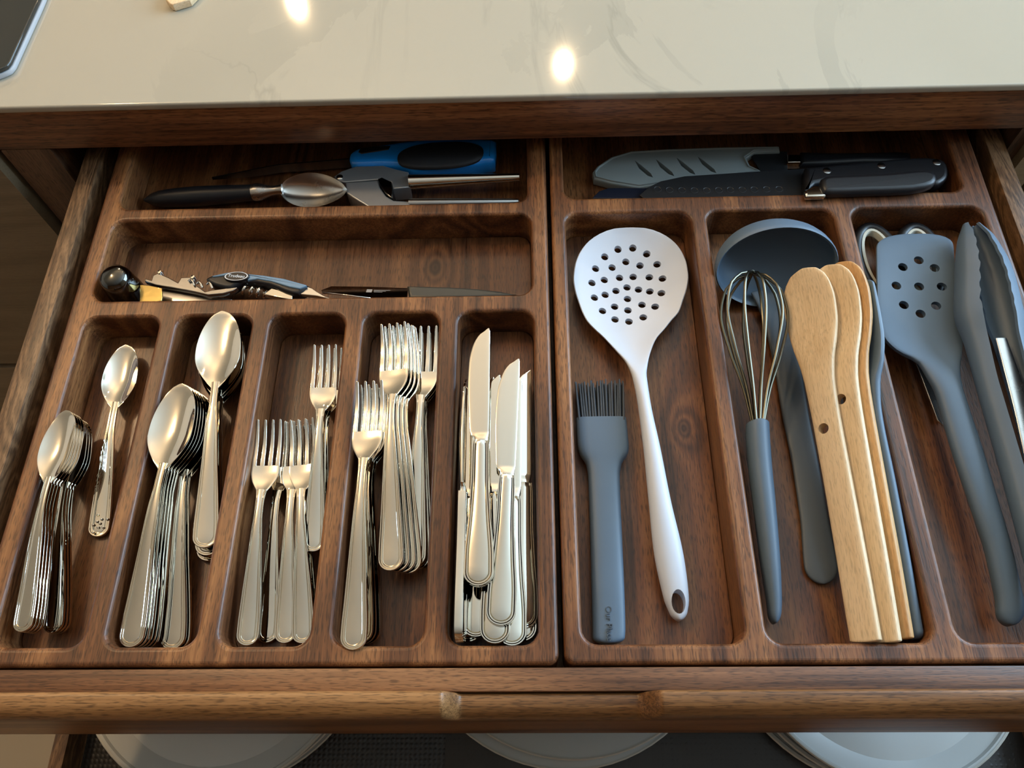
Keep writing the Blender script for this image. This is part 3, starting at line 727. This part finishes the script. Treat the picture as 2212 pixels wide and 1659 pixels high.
# turner
t = U('slotted_turner', 'slate grey slotted turner with nine round holes on top of scissors', 'spatula', (0.3493, 0.1737, -0.0340))
st = [(0.1008, 0.3435, 0.0105, -0.0210)+(0, .013, 2.3), (0.1206, 0.3464, 0.0095, -0.0180)+(0, .0145, 2.3), (0.1489, 0.3461, 0.0095, -0.0140)+(0, .0145, 2.3), (0.1906, 0.3426, 0.0106, -0.0090)+(0, .014, 2.3), (0.2354, 0.3396, 0.0116, -0.0060)+(0, .0135, 2.3), (0.2803, 0.3382, 0.0110, -0.0050)+(0, .012, 2.5), (0.2956, 0.3378, 0.0132, -0.0060)+(0, .0105, 2.8), (0.3096, 0.3381, 0.0172, -0.0080)+(.001, .008, 3.5), (0.3219, 0.3333, 0.0271, -0.0100)+(.0018, .006, 5), (0.3349, 0.3319, 0.0326, -0.0115)+(.002, .005, 6), (0.3548, 0.3335, 0.0351, -0.0125)+(.002, .0045, 7), (0.3891, 0.3395, 0.0347, -0.0125)+(.002, .004, 7), (0.4274, 0.3470, 0.0345, -0.0115)+(.001, .0036, 7), (0.4447, 0.3508, 0.0342, -0.0105)+(0, .003, 7)]
st.sort(key=lambda r: r[0])
hp = [(0.3476, 0.4155), (0.3320, 0.4085), (0.3595, 0.4068), (0.3219, 0.3888), (0.3416, 0.3878), (0.3607, 0.3868), (0.3239, 0.3687), (0.3511, 0.3673), (0.3361, 0.3596)]
part(t, loft(G(), st, n=80, cap0=.012, cap1=.016, e1=2.6), 'body', M_sil, holes_at(hp, .0042))

# scissors below the turner
t = U('kitchen_scissors', 'kitchen scissors with black and cream handle loops mostly under the grey turner', 'scissors', (0.3383, 0.3932, -0.0340))
for c, tilt in (((0.3194, 0.4222, -0.0240), .04), ((0.3552, 0.4215, -0.0240), -.10)):
    def ringpts(rx, ry, z): return [(c[0]+rx*math.cos(a)+tilt*ry*math.sin(a)*-1, c[1]+ry*math.sin(a), z) for a in [2*math.pi*k/40 for k in range(41)]]
    h = part(t, G().tube(ringpts(.0186, .0400, c[2]+.002), .0046, 10), 'handle', M_black)
    g = G()
    g.rings([[(x, y, zz) for x, y, _ in ringpts(q, q2, 0)[:-1]] for q, q2, zz in ((.0154, .0368, -.0205), (.0150, .0364, -.0188), (.0124, .0340, -.0190), (.0118, .0332, -.021), (.0118, .0332, -.026), (.0154, .0368, -.026))], cap0=False, cap1=False)
    o = g.make('grip_lining', M_cream); o.parent = h; bpy.context.view_layer.update(); o.matrix_parent_inverse = h.matrix_world.inverted()
for pl, z in (([(0.3239, 0.3693), (0.3329, 0.3730), (0.3401, 0.3268), (0.3396, 0.2677), (0.3385, 0.2618), (0.3351, 0.2665), (0.3310, 0.3134)], -.0285), ([(0.3331, 0.3668), (0.3401, 0.3705), (0.3471, 0.3289), (0.3424, 0.2674), (0.3388, 0.2666), (0.3363, 0.3199)], -.0325)):
    part(t, G().prism(pl, z, z+.0018, .0005), 'blade', M_steel)
part(t, G().revolve([(.0001, 0), (.006, 0), (.006, .0035), (.005, .0042), (.0001, .0042)], (0.3332, 0.3655, -0.0290), 20), 'pivot_screw', M_steel)

# tongs
t = U('kitchen_tongs', 'slate grey silicone tongs with wavy tips and steel arms, against the tray edge', 'tongs', (0.3996, 0.3160, -0.0340))
def arm(path, side, lean):
    P = np.array(path, float); ys = np.linspace(P[0, 1], P[-1, 1], 90)
    rs = []
    k = len(P)
    o_ = np.argsort(P[:, 1]); Q = P[o_]
    for y in ys:
        xc, zc, a, b = [float(pchip(Q[:, 1], Q[:, j], np.array([y]))[0]) for j in (0, 2, 3, 4)]
        head = y > P[3, 1]
        sc = 1+(.13*math.sin((y-P[3, 1])*2*math.pi/.0135) if head else 0)
        ring = []
        angs = [R(q) for q in np.linspace(88, 272, 15)]
        for rr_, seq in ((1, angs), (0, angs[::-1])):
            for an in seq:
                aa, bb = (a, b) if rr_ else (max(.0004, a-.0026), max(.0004, b-.0024))
                px_ = aa*math.cos(an); pz = bb*math.sin(an)
                ext = .0065*sc*(a/.014) if abs(math.sin(an)) > .985 else 0   # lips reach towards the other arm
                px_ = (px_+ext)*side
                x2 = px_*math.cos(lean)-pz*math.sin(lean); z2 = px_*math.sin(lean)+pz*math.cos(lean)
                ring.append((xc+x2, y, zc+z2))
        rs.append(ring)
    return G().rings(rs)
LA = [(0.3977, 0.4480, -0.0080)+(.003, .004), (0.3945, 0.4294, -0.0080)+(.009, .0105), (0.3873, 0.3944, -0.0080)+(.0125, .0145), (0.3775, 0.3517, -0.0080)+(.013, .014), (0.3768, 0.3289, -0.0080)+(.011, .0115), (0.3743, 0.2812, -0.0080)+(.0100, .0105), (0.3739, 0.2214, -0.0090)+(.0100, .0105), (0.3701, 0.0964, -0.0110)+(.0095, .0105)]
RA = [(0.4018, 0.4432, -0.0020)+(.003, .004), (0.4036, 0.4254, -0.0030)+(.009, .0105), (0.4047, 0.3913, -0.0040)+(.0125, .0145), (0.4018, 0.3488, -0.0040)+(.013, .014), (0.3999, 0.3262, -0.0040)+(.011, .0115), (0.3973, 0.2789, -0.0040)+(.0100, .0105), (0.3951, 0.2196, -0.0050)+(.0100, .0105), (0.3851, 0.0956, -0.0070)+(.0095, .0105)]
part(t, arm(LA, 1, .40), 'jaw', M_sil)
part(t, arm(RA, -1, -.45), 'jaw', M_sil)
st = [(0.2178, 0.3914, 0.0081, -0.0100)+(0, .003, 6), (0.2676, 0.3925, 0.0069, -0.0060)+(0, .003, 6), (0.3280, 0.3915, 0.0045, -0.0030)+(0, .003, 6)]
part(t, loft(G(), st, n=12), 'steel_arm', M_steel)

# ---------------------------------------------------------------- wide bay at the back of the utensil tray
t = U('sheathed_knife', 'black handled knife inside a grey plastic sheath with four slots', 'knife', (0.1658, 0.5398, -0.0340))
sp = [(0.0635, 0.5383), (0.0683, 0.5458), (0.0829, 0.5576), (0.1028, 0.5647), (0.1396, 0.5666), (0.1914, 0.5675), (0.2515, 0.5673), (0.2513, 0.5604), (0.2260, 0.5599), (0.2169, 0.5525), (0.2192, 0.5426), (0.2305, 0.5337), (0.1654, 0.5255), (0.1228, 0.5195), (0.1079, 0.5171), (0.0809, 0.5235), (0.0643, 0.5297)]
slots = G()
for q in range(4):
    x = 455+97*q; slots_p = [(0.1062, 0.5518), (0.1121, 0.5455), (0.1208, 0.5346), (0.1225, 0.5293), (0.1174, 0.5319), (0.1097, 0.5413)]
    dx = ((0.0625, 0.5449, -0.0235)[0]-(0.0179, 0.5461, -0.0235)[0])/2.1434*q*1.0
    slots.rings([[(x_+dx, y_+.0013*q, z) for x_, y_ in slots_p] for z in (-.05, .01)])
sh = part(t, G().prism(sp, -.0338, -.0235, .0022, 3), 'sheath', M_sheath, slots)
inn = inset(sp if area(sp) > 0 else sp[::-1], .0032)
g = G(); oo = inset(sp if area(sp) > 0 else sp[::-1], .0016)
g.rings([[(x, y, -.0237) for x, y in oo], [(x, y, -.0222) for x, y in inset(oo, .0006)], [(x, y, -.0222) for x, y in inset(oo, .0014)], [(x, y, -.0237) for x, y in inset(oo, .002)]], cap0=False, cap1=False)
o = g.make('raised_rim', M_sheath); o.parent = sh; bpy.context.view_layer.update(); o.matrix_parent_inverse = sh.matrix_world.inverted()
part(t, G().prism([(0.2208, 0.5644), (0.2599, 0.5633), (0.2560, 0.5388), (0.2305, 0.5353)], -.0285, -.0270, .0005), 'blade', M_blade)
part(t, G().prism([(0.2573, 0.5561), (0.2709, 0.5557), (0.2690, 0.5445), (0.2559, 0.5448)], -.0333, -.0228, .002), 'bolster', M_chrome)
part(t, G().prism([(0.2714, 0.5600), (0.2966, 0.5579), (0.3389, 0.5573), (0.3685, 0.5576), (0.3785, 0.5551), (0.3781, 0.5444), (0.3671, 0.5419), (0.3319, 0.5440), (0.2937, 0.5422), (0.2685, 0.5423)], -.0335, -.0225, .005, 4), 'handle', M_black)

t = U('santoku_knife', 'broad black coated knife with dimpled blade and riveted black handle', 'knife', (0.2562, 0.5315, -0.0340))
bp_ = [(0.1062, 0.5012), (0.1148, 0.5104), (0.1279, 0.5181), (0.1513, 0.5238), (0.2058, 0.5270), (0.2686, 0.5303), (0.2653, 0.4929), (0.2012, 0.4923), (0.1401, 0.4943), (0.1097, 0.4977)]
dim = G()
dpts = [(0.1239, 0.5080), (0.1352, 0.5069), (0.1471, 0.5063), (0.1588, 0.5058), (0.1705, 0.5055), (0.1820, 0.5055), (0.1931, 0.5055), (0.2044, 0.5055), (0.2157, 0.5054), (0.2276, 0.5054), (0.2394, 0.5054)]
bl = part(t, G().prism(bp_, -.0178, -.0160, .0006), 'blade', M_blade)
for x, y in dpts:
    o = G().revolve([(.0001, -.0004), (.0025, -.0003), (.0034, .0003), (.0038, .0002), (.004, -.0002)], (x, y, -.0160), 20).make('dimple', M_blade)
    o.parent = bl; bpy.context.view_layer.update(); o.matrix_parent_inverse = bl.matrix_world.inverted()
hpz = [(0.2627, 0.5194), (0.2719, 0.5229), (0.3259, 0.5285), (0.3673, 0.5318), (0.3874, 0.5307), (0.3964, 0.5261), (0.3971, 0.5159), (0.3936, 0.5054), (0.3856, 0.4988), (0.3773, 0.4974), (0.3405, 0.5025), (0.2805, 0.5030), (0.2664, 0.4976), (0.2588, 0.4879)]
ha = part(t, G().prism(smoothpoly(hpz, 2), -.0180, -.004, .0045, 4), 'handle', M_black)
for x, y in [(0.2829, 0.5162), (0.3349, 0.5210), (0.3874, 0.5239)]:
    o = G().revolve([(.0001, .0005), (.003, .0004), (.0038, 0), (.0038, -.001)], (x, y, -.0038), 18).make('rivet', M_dsteel); o.parent = ha; bpy.context.view_layer.update(); o.matrix_parent_inverse = ha.matrix_world.inverted()
def clampy(p, y0): return [(x, max(y, y0+.0001*k)) for k, (x, y) in enumerate(p)]
t = U('black_knife', 'black knife with curved handle and bright bolster at the bay front', 'knife', (0.2982, 0.5128, -0.0340))
part(t, G().prism(smoothpoly([(0.2682, 0.4914), (0.2749, 0.4979), (0.3047, 0.4990), (0.3345, 0.5005), (0.3626, 0.5032), (0.3726, 0.4998), (0.3743, 0.4933), (0.3690, 0.4853), (0.3493, 0.4797), (0.3103, 0.4786), (0.2771, 0.4779), (0.2688, 0.4802)], 2), -.0003, .0107, .0045, 4), 'handle', M_black)
part(t, G().prism([(0.2530, 0.4833), (0.2630, 0.4899), (0.2716, 0.4887), (0.2748, 0.4815), (0.2704, 0.4765), (0.2528, 0.4764)], .0004, .0065, .002), 'bolster', M_chrome)
part(t, G().prism(clampy([(0.0624, 0.5034), (0.0684, 0.5105), (0.0780, 0.5143), (0.1093, 0.5135), (0.1833, 0.5063), (0.2644, 0.5042), (0.2631, 0.4968), (0.0617, 0.5018)], .4876), -.0215, -.0200, .0005), 'blade', plain('blue_black_blade', (.012, .016, .03), .25))

# ---------------------------------------------------------------- back bay of the cutlery tray
t = U('ice_cream_scoop', 'ice cream scoop with long black handle and brushed steel bowl', 'scoop', (-0.2895, 0.5273, -0.0340))
h0, h1 = Vector((-0.3801, 0.5139, -0.0240)), Vector((-0.2702, 0.5171, -0.0200))
ln = [h0.lerp(h1, q) for q in np.linspace(0, 1, 14)]
part(t, G().tube(ln, [.0015, .006, .0082, .009, .0095, .0098, .0099, .0098, .0096, .0093, .009, .0086, .0082, .0080], 20), 'handle', M_black)
f0, f1 = h1, Vector((-0.2401, 0.5178, -0.0170))
part(t, G().tube([f0.lerp(f1, q) for q in np.linspace(-.01, 1, 8)], [.0082, .0088, .0080, .0064, .0052, .0046, .0048, .0058], 20), 'ferrule', M_steel)
b0, b1 = Vector((-0.2433, 0.5165, -0.0160)), Vector((-0.1748, 0.5090, -0.0100))
Lb = (b1-b0).length; st = []
for u in np.linspace(0, 1, 15):
    w = .0172*(math.sin(math.pi*min(.999, max(.001, u))**.86)**.6) if 0 < u < 1 else .001
    d = .0120*math.sin(math.pi*u)**.7 if 0 < u < 1 else 0
    st.append((u*Lb, 0, w, -d, d, .0016, 5))
o = loft(G(), st, n=34).make('scoop_bowl', M_steel)
yv = (b1-b0).normalized(); zv = Vector((0, -.42, .9)); zv = (zv-yv*zv.dot(yv)).normalized(); xv = yv.cross(zv)
o.data.transform(Matrix.Translation(b0) @ Matrix((xv, yv, zv)).transposed().to_4x4()); o.parent = t; bpy.context.view_layer.update(); o.matrix_parent_inverse = t.matrix_world.inverted()

t = U('garlic_press', 'steel garlic press with two straight handles lying on its side', 'press', (-0.1349, 0.5235, -0.0340))
Z5 = 4.424
part(t, G().prism([(-0.1898, 0.5271), (-0.1833, 0.5336), (-0.1694, 0.5397), (-0.1426, 0.5399), (-0.1289, 0.5346), (-0.1168, 0.5308), (-0.1141, 0.5114), (-0.1307, 0.5098), (-0.1329, 0.5184), (-0.1458, 0.5217), (-0.1778, 0.5191), (-0.1846, 0.5206)], -.028, -.010, .0012), 'chamber', M_cast)
part(t, G().prism([(-0.1773, 0.5171), (-0.1453, 0.5191), (-0.1431, 0.5103), (-0.1362, 0.4992), (-0.1288, 0.4937), (-0.1125, 0.4920), (-0.1120, 0.4834), (-0.1490, 0.4841), (-0.1618, 0.4935), (-0.1748, 0.5038)], -.030, -.008, .0012), 'lever_plate', M_cast)
part(t, G().prism([(-0.1457, 0.5200), (-0.1418, 0.5221), (-0.1365, 0.5188), (-0.1322, 0.5164), (-0.1304, 0.5072), (-0.1293, 0.4954), (-0.1324, 0.4970), (-0.1373, 0.5022), (-0.1417, 0.5101)], -.024, -.007, .001), 'hinge_claw', M_darkchrome)
q0, q1 = (-0.1155, 0.5187, -0.0110), (-0.0060, 0.5223, -0.0110)
part(t, G().tube([q0, tuple(np.array(q0)*.02+np.array(q1)*.98), q1], [.0072, .0036, .0015], 20), 'handle', M_chrome)
q0, q1 = (-0.1140, 0.4921, -0.0120), (-0.0075, 0.4918, -0.0120)
part(t, G().tube([q0, tuple(np.array(q0)*.02+np.array(q1)*.98), q1], [.0055, .0036, .002], 18), 'handle', M_dsteel)
part(t, G().revolve([(.0001, .0008), (.0022, .0006), (.0032, 0), (.0032, -.002)], (-0.1840, 0.5256, -0.0095), 18), 'pin', M_chrome)

t = U('blue_handled_slicer', 'blue and black handled slicer with a thin dark blade at the bay back', 'slicer', (-0.1142, 0.5686, -0.0340))
bh = [(-0.1776, 0.5518), (-0.1753, 0.5573), (-0.1680, 0.5626), (-0.1535, 0.5649), (-0.1329, 0.5685), (-0.1080, 0.5720), (-0.0662, 0.5722), (-0.0349, 0.5700), (-0.0312, 0.5629), (-0.0321, 0.5425), (-0.0407, 0.5403), (-0.0550, 0.5375), (-0.0855, 0.5335), (-0.1099, 0.5316), (-0.1194, 0.5352), (-0.1267, 0.5380), (-0.1474, 0.5394), (-0.1679, 0.5391), (-0.1756, 0.5434)]
hd = part(t, G().prism(smoothpoly(bh, 2), -.030, -.008, .006, 5), 'handle', M_blue)
c = (-0.0858, 0.5477, -0.0080)
g = G(); rs = []
for q, z in ((1.0, -.0095), (1.0, -.0072), (.96, -.0060), (.85, -.0052), (.5, -.0045), (.05, -.0043)):
    rs.append([(c[0]+.0425*q*np.sign(math.cos(a))*abs(math.cos(a))**.8, c[1]+.0165*q*np.sign(math.sin(a))*abs(math.sin(a))**.8+.0025*math.cos(a), z) for a in [2*math.pi*k/48 for k in range(48)]])
o = g.rings(rs).make('rubber_grip', M_blackm); o.parent = hd; bpy.context.view_layer.update(); o.matrix_parent_inverse = hd.matrix_world.inverted()
o = G().prism([(-0.1680, 0.5541), (-0.1665, 0.5595), (-0.1531, 0.5615), (-0.1364, 0.5618), (-0.1382, 0.5567), (-0.1484, 0.5549), (-0.1647, 0.5519)], -.012, -.0072, .001).make('dark_inset', M_black); o.parent = hd; bpy.context.view_layer.update(); o.matrix_parent_inverse = hd.matrix_world.inverted()
v0, v1, v2 = Vector((-0.1761, 0.5521, -0.0140)), Vector((-0.2486, 0.5462, -0.0140)), Vector((-0.3143, 0.5330, -0.0160))
g = G(); rs = []
for p, hh_ in ((v0, .012), (v1, .011), (v1.lerp(v2, .5), .009), (v2, .003)): rs.append([(p.x, p.y-.0006, p.z-hh_), (p.x, p.y+.0006, p.z-hh_), (p.x, p.y+.0006, p.z), (p.x, p.y-.0006, p.z)])
part(t, g.rings(rs), 'blade', M_dsteel)

# ---------------------------------------------------------------- second bay of the cutlery tray
t = U('corkscrew', 'folding corkscrew with black and blue grey handle and an oval badge', 'corkscrew', (-0.2496, 0.4148, -0.0340))
bodyp = [(-0.2957, 0.4103), (-0.2904, 0.4142), (-0.2770, 0.4173), (-0.2632, 0.4181), (-0.2607, 0.4156), (-0.2430, 0.4134), (-0.2240, 0.4093), (-0.2019, 0.4019), (-0.2011, 0.3997), (-0.2080, 0.3918), (-0.2221, 0.3957), (-0.2359, 0.4022), (-0.2604, 0.4063), (-0.2704, 0.3999), (-0.2817, 0.4015), (-0.2911, 0.4055)]
hd = part(t, G().prism(smoothpoly(bodyp, 2), -.0255, -.012, .003, 4), 'handle', M_black)
o = G().prism([(-0.2904, 0.4120), (-0.2762, 0.4157), (-0.2624, 0.4166), (-0.2600, 0.4141), (-0.2423, 0.4118), (-0.2233, 0.4078), (-0.2019, 0.4006), (-0.2014, 0.3993), (-0.2070, 0.3964), (-0.2166, 0.3985), (-0.2349, 0.4052), (-0.2473, 0.4080), (-0.2562, 0.4065), (-0.2580, 0.4121), (-0.2675, 0.4136), (-0.2766, 0.4126), (-0.2883, 0.4109)], -.0150, -.0108, .001).make('blue_grey_shell', M_bluegrey); o.parent = hd; bpy.context.view_layer.update(); o.matrix_parent_inverse = hd.matrix_world.inverted()
c = (-0.2665, 0.4102, -0.0105)
def ovals(q, z): return [(c[0]+.0118*q*math.cos(a), c[1]+.0052*q*math.sin(a), z) for a in [2*math.pi*k/40 for k in range(40)]]
bd = part(t, G().rings([ovals(1.0, -.013), ovals(1.0, -.0098), ovals(.96, -.0094)]), 'badge', M_black)
o = G().rings([ovals(.90, -.0093), ovals(.90, -.0091), ovals(.82, -.0091), ovals(.82, -.0093)], cap0=False, cap1=False).make('badge_ring', M_whiteprint); o.parent = bd; bpy.context.view_layer.update(); o.matrix_parent_inverse = bd.matrix_world.inverted()
lettering(bd, 'Trudeau', 'lettering', M_whiteprint, .0046, (c[0], c[1], -.0092), (1, -.10, 0), (.10, 1, 0), .0002)
w0, w1 = Vector((-0.2618, 0.4025, -0.0200)), Vector((-0.2403, 0.3980, -0.0200))
axv = (w1-w0); ln_ = axv.length; axn = axv.normalized(); s1 = axn.cross(Vector((0, 0, 1))).normalized(); s2 = s1.cross(axn)
part(t, G().tube([w0+axn*(ln_*q)+(s1*math.cos(q*2*math.pi*3.2)+s2*math.sin(q*2*math.pi*3.2))*.0042 for q in np.linspace(0, 1, 60)], .0013, 8), 'worm', M_chrome)
part(t, G().prism([(-0.2351, 0.4013), (-0.2141, 0.3952), (-0.2146, 0.3885), (-0.2169, 0.3885), (-0.2415, 0.3946)], -.022, -.016, .0008), 'lever', M_chrome)
part(t, G().prism([(-0.2097, 0.3943), (-0.2014, 0.4010), (-0.1966, 0.3990), (-0.1925, 0.3956), (-0.1857, 0.3912), (-0.1779, 0.3867), (-0.1920, 0.3904), (-0.2059, 0.3924)], -.0185, -.014, .0008), 'foil_cutter', M_steel)

t = U('bottle_opener', 'polished steel opener lever with a notched edge beside the dark cup', 'opener', (-0.3246, 0.4163, -0.0340))
part(t, G().prism([(-0.3521, 0.4114), (-0.3456, 0.4093), (-0.3453, 0.4146), (-0.3416, 0.4168), (-0.3371, 0.4153), (-0.3298, 0.4118), (-0.3204, 0.4061), (-0.3187, 0.4116), (-0.3090, 0.4121), (-0.3058, 0.4096), (-0.3063, 0.4052), (-0.2978, 0.3990), (-0.2935, 0.3957), (-0.2866, 0.3977), (-0.2649, 0.3998), (-0.2680, 0.3963), (-0.2767, 0.3935), (-0.2902, 0.3922), (-0.3046, 0.3962), (-0.3239, 0.4006), (-0.3412, 0.4041), (-0.3514, 0.4081)], -.0175, -.012, .0008), 'lever', M_dsteel)
for x, y in [(-0.3397, 0.4179), (-0.3077, 0.4117)]: part(t, G().revolve([(.0001, .002), (.0018, .0016), (.0024, 0), (.0024, -.004)], (x, y, -.0125), 14), 'rivet', M_chrome)
for x, y in [(-0.3070, 0.4039), (-0.2991, 0.4013), (-0.2898, 0.4005)]: part(t, G().tube([(x-.003, y+.002, -.0105), (x-.001, y+.004, -.010), (x+.0015, y+.001, -.0098), (x+.003, y-.002, -.011)], .0012, 8), 'spring_coil', M_chrome)
t = tag(G().prism([(-0.3390, 0.4078), (-0.2709, 0.3918), (-0.2714, 0.3892), (-0.3354, 0.3904)], -.0215, -.019, .0008).make('steel_spreader', M_dsteel), 'flat grey steel strip lying under the notched opener', 'spreader')
t = tag(G().prism([(-0.3583, 0.4080), (-0.3497, 0.4071), (-0.3367, 0.4037), (-0.3344, 0.3938), (-0.3345, 0.3900), (-0.3384, 0.3890), (-0.3542, 0.3893)], -.0185, -.0168, .0007).make('brass_tab', M_brass), 'small bright brass coloured tab beside the dark cup', 'tab')
c = (-0.3790, 0.4069, -0.0340)
t = tag(G().revolve([(.0001, .046), (.008, .0455), (.0118, .043), (.0138, .038), (.0156, .022), (.0163, .004), (.0166, 0), (.0156, 0), (.0145, .018), (.012, .036), (.0001, .043)], (-.3685, .4000, -.0338), 48).make('upturned_cup', M_darkchrome), 'small dark glossy steel cup standing upside down in the bay corner', 'cup')

t = U('paring_knife', 'kitchen knife with dark satin handle, blade tilted against the bay front', 'knife', (-0.1399, 0.4075, -0.0340))
def tilt(poly, za, zb, ya, yb): return [(x, y, za+(zb-za)*(y-ya)/(yb-ya)) for x, y in poly]
bpz = [(-0.1892, 0.3981), (-0.1811, 0.4038), (-0.1459, 0.4021), (-0.1103, 0.3990), (-0.1095, 0.3856), (-0.1395, 0.3862), (-0.1872, 0.3939)]
ylo, yhi = min(p[1] for p in bpz), max(p[1] for p in bpz)
top_ = tilt(bpz, -.011, -.0185, ylo, yhi); bot_ = [(x, y, z-.0014) for x, y, z in top_]
bl = part(t, G().rings([bot_, top_]), 'blade', plain('mirror_blade', (.42, .40, .38), .07, metal=1), smooth=False)
e0, e1 = (-0.1856, 0.3918, -0.0100), (-0.1388, 0.3840, -0.0100)
o = G().tube([e0, e1], .0007, 6).make('cutting_edge', M_chrome); o.parent = bl; bpy.context.view_layer.update(); o.matrix_parent_inverse = bl.matrix_world.inverted()
lg = [(-0.1474, 0.3980), (-0.1423, 0.3977), (-0.1425, 0.3933), (-0.1475, 0.3936)]
o = mesh('emblem', tilt(lg, -.0107, -.0182, ylo, yhi), [(0, 1, 2, 3)], M_print, smooth=False); o.parent = bl; bpy.context.view_layer.update(); o.matrix_parent_inverse = bl.matrix_world.inverted()
g = G()
for k, (a, b_) in enumerate(((690, 830), (690, 790), (690, 760))):
    q = [[(-0.1409, 0.3969), (-0.1260, 0.3959), (-0.1259, 0.3953), (-0.1408, 0.3963)], [(-0.1408, 0.3955), (-0.1298, 0.3946), (-0.1297, 0.3942), (-0.1407, 0.3950)], [(-0.1406, 0.3941), (-0.1327, 0.3935), (-0.1327, 0.3931), (-0.1406, 0.3936)]][k]
    b0_ = len(g.V); g.V += tilt(q, -.0107, -.0182, ylo, yhi); g.F.append((b0_, b0_+1, b0_+2, b0_+3))
o = g.make('fine_print', M_print, smooth=False); o.parent = bl; bpy.context.view_layer.update(); o.matrix_parent_inverse = bl.matrix_world.inverted()
hp_ = [(-0.1104, 0.3981), (-0.0982, 0.3976), (-0.0727, 0.3963), (-0.0472, 0.3939), (-0.0269, 0.3908), (-0.0108, 0.3860), (-0.0269, 0.3836), (-0.0571, 0.3833), (-0.1076, 0.3843)]
part(t, G().prism(hp_, -.024, -.0105, .003, 4), 'handle', M_satin)

# ---------------------------------------------------------------- rest everything on what lies below it
SETTLE = {'teaspoon.005': (0.00063, -0.00036, 0.001), 'teaspoon.004': (0.0016, -0.0009, 0.0025), 'teaspoon.003': (0.0039, -0.00218, 0.006), 'teaspoon.002': (0.00425, -0.00237, 0.0065), 'teaspoon.001': (0.00461, -0.00257, 0.007), 'teaspoon': (0.00498, -0.00277, 0.0075), 'dinner_spoon.009': (0.00225, -0.00248, 0.005), 'dinner_spoon.008': (0.00271, -0.00603, 0.006), 'dinner_spoon.007': (0.00323, -0.0059, 0.0115), 'dinner_spoon.006': (-0.00024, 0.00019, -0.0005), 'dinner_spoon.005': (-0.001, 0.0, 0.0), 'dinner_spoon.002': (0.00025, -0.00019, 0.0005), 'dinner_spoon.001': (0.00076, -0.00058, 0.0015), 'dinner_spoon': (0.00076, -0.00058, 0.0015), 'dessert_fork.001': (-0.00052, 0.00059, -0.0015), 'dessert_fork': (0.00258, -0.00275, 0.007), 'dessert_fork.006': (-0.00042, -0.00102, 0.002), 'dessert_fork.005': (0.00053, -0.00436, 0.0085), 'dinner_fork.011': (-0.00529, 0.00105, -0.002), 'dinner_fork.010': (-0.004, 0.0, 0.0), 'dinner_fork.009': (-0.00285, -0.00053, 0.001), 'dinner_fork.008': (-0.00069, -0.00107, 0.002), 'dinner_fork.007': (0.00156, -0.0045, 0.0085), 'dinner_fork.006': (0.00161, -0.00452, 0.0085), 'dinner_fork.005': (0.00166, -0.00455, 0.0085), 'dinner_fork.004': (0.00181, -0.00485, 0.009), 'dinner_fork.002': (0.00056, -0.00109, 0.0025), 'dinner_fork.001': (0.0018, -0.00153, 0.0035), 'dinner_fork': (0.00487, -0.00926, 0.021), 'table_knife.007': (-0.001, 0.0, 0.0), 'table_knife.009': (0.00029, -0.00126, 0.0035), 'table_knife.004': (0.00038, -0.00203, 0.0055), 'table_knife.002': (-0.003, 0.0, 0.0), 'table_knife.006': (0.00045, -0.00594, 0.0165), 'table_knife.005': (0.00096, -0.00659, 0.018), 'table_knife.003': (0.00167, -0.00661, 0.018), 'table_knife.001': (0.00051, -0.00567, 0.0145), 'table_knife': (0.0013, -0.00795, 0.018), 'brass_tab': (0.00497, -0.00575, 0.0085), 'garlic_press': (-0.00075, 0.00307, -0.0035), 'blue_handled_slicer': (-0.00055, 0.00383, -0.003), 'ladle': (0.003, 0.0, 0.0), 'whisk': (-0.00016, -0.00023, 0.0005), 'wooden_spoon.002': (-0.00092, -0.00085, 0.002), 'wooden_spoon.001': (-0.00154, -0.00148, 0.0035), 'wooden_spoon': (-0.00164, 0.00033, 0.004), 'kitchen_tongs': (-0.00871, -0.00609, 0.013), 'black_knife': (-0.00025, -0.00043, 0.0005)}
for n_, d_ in SETTLE.items(): bpy.data.objects[n_].location += Vector(d_)
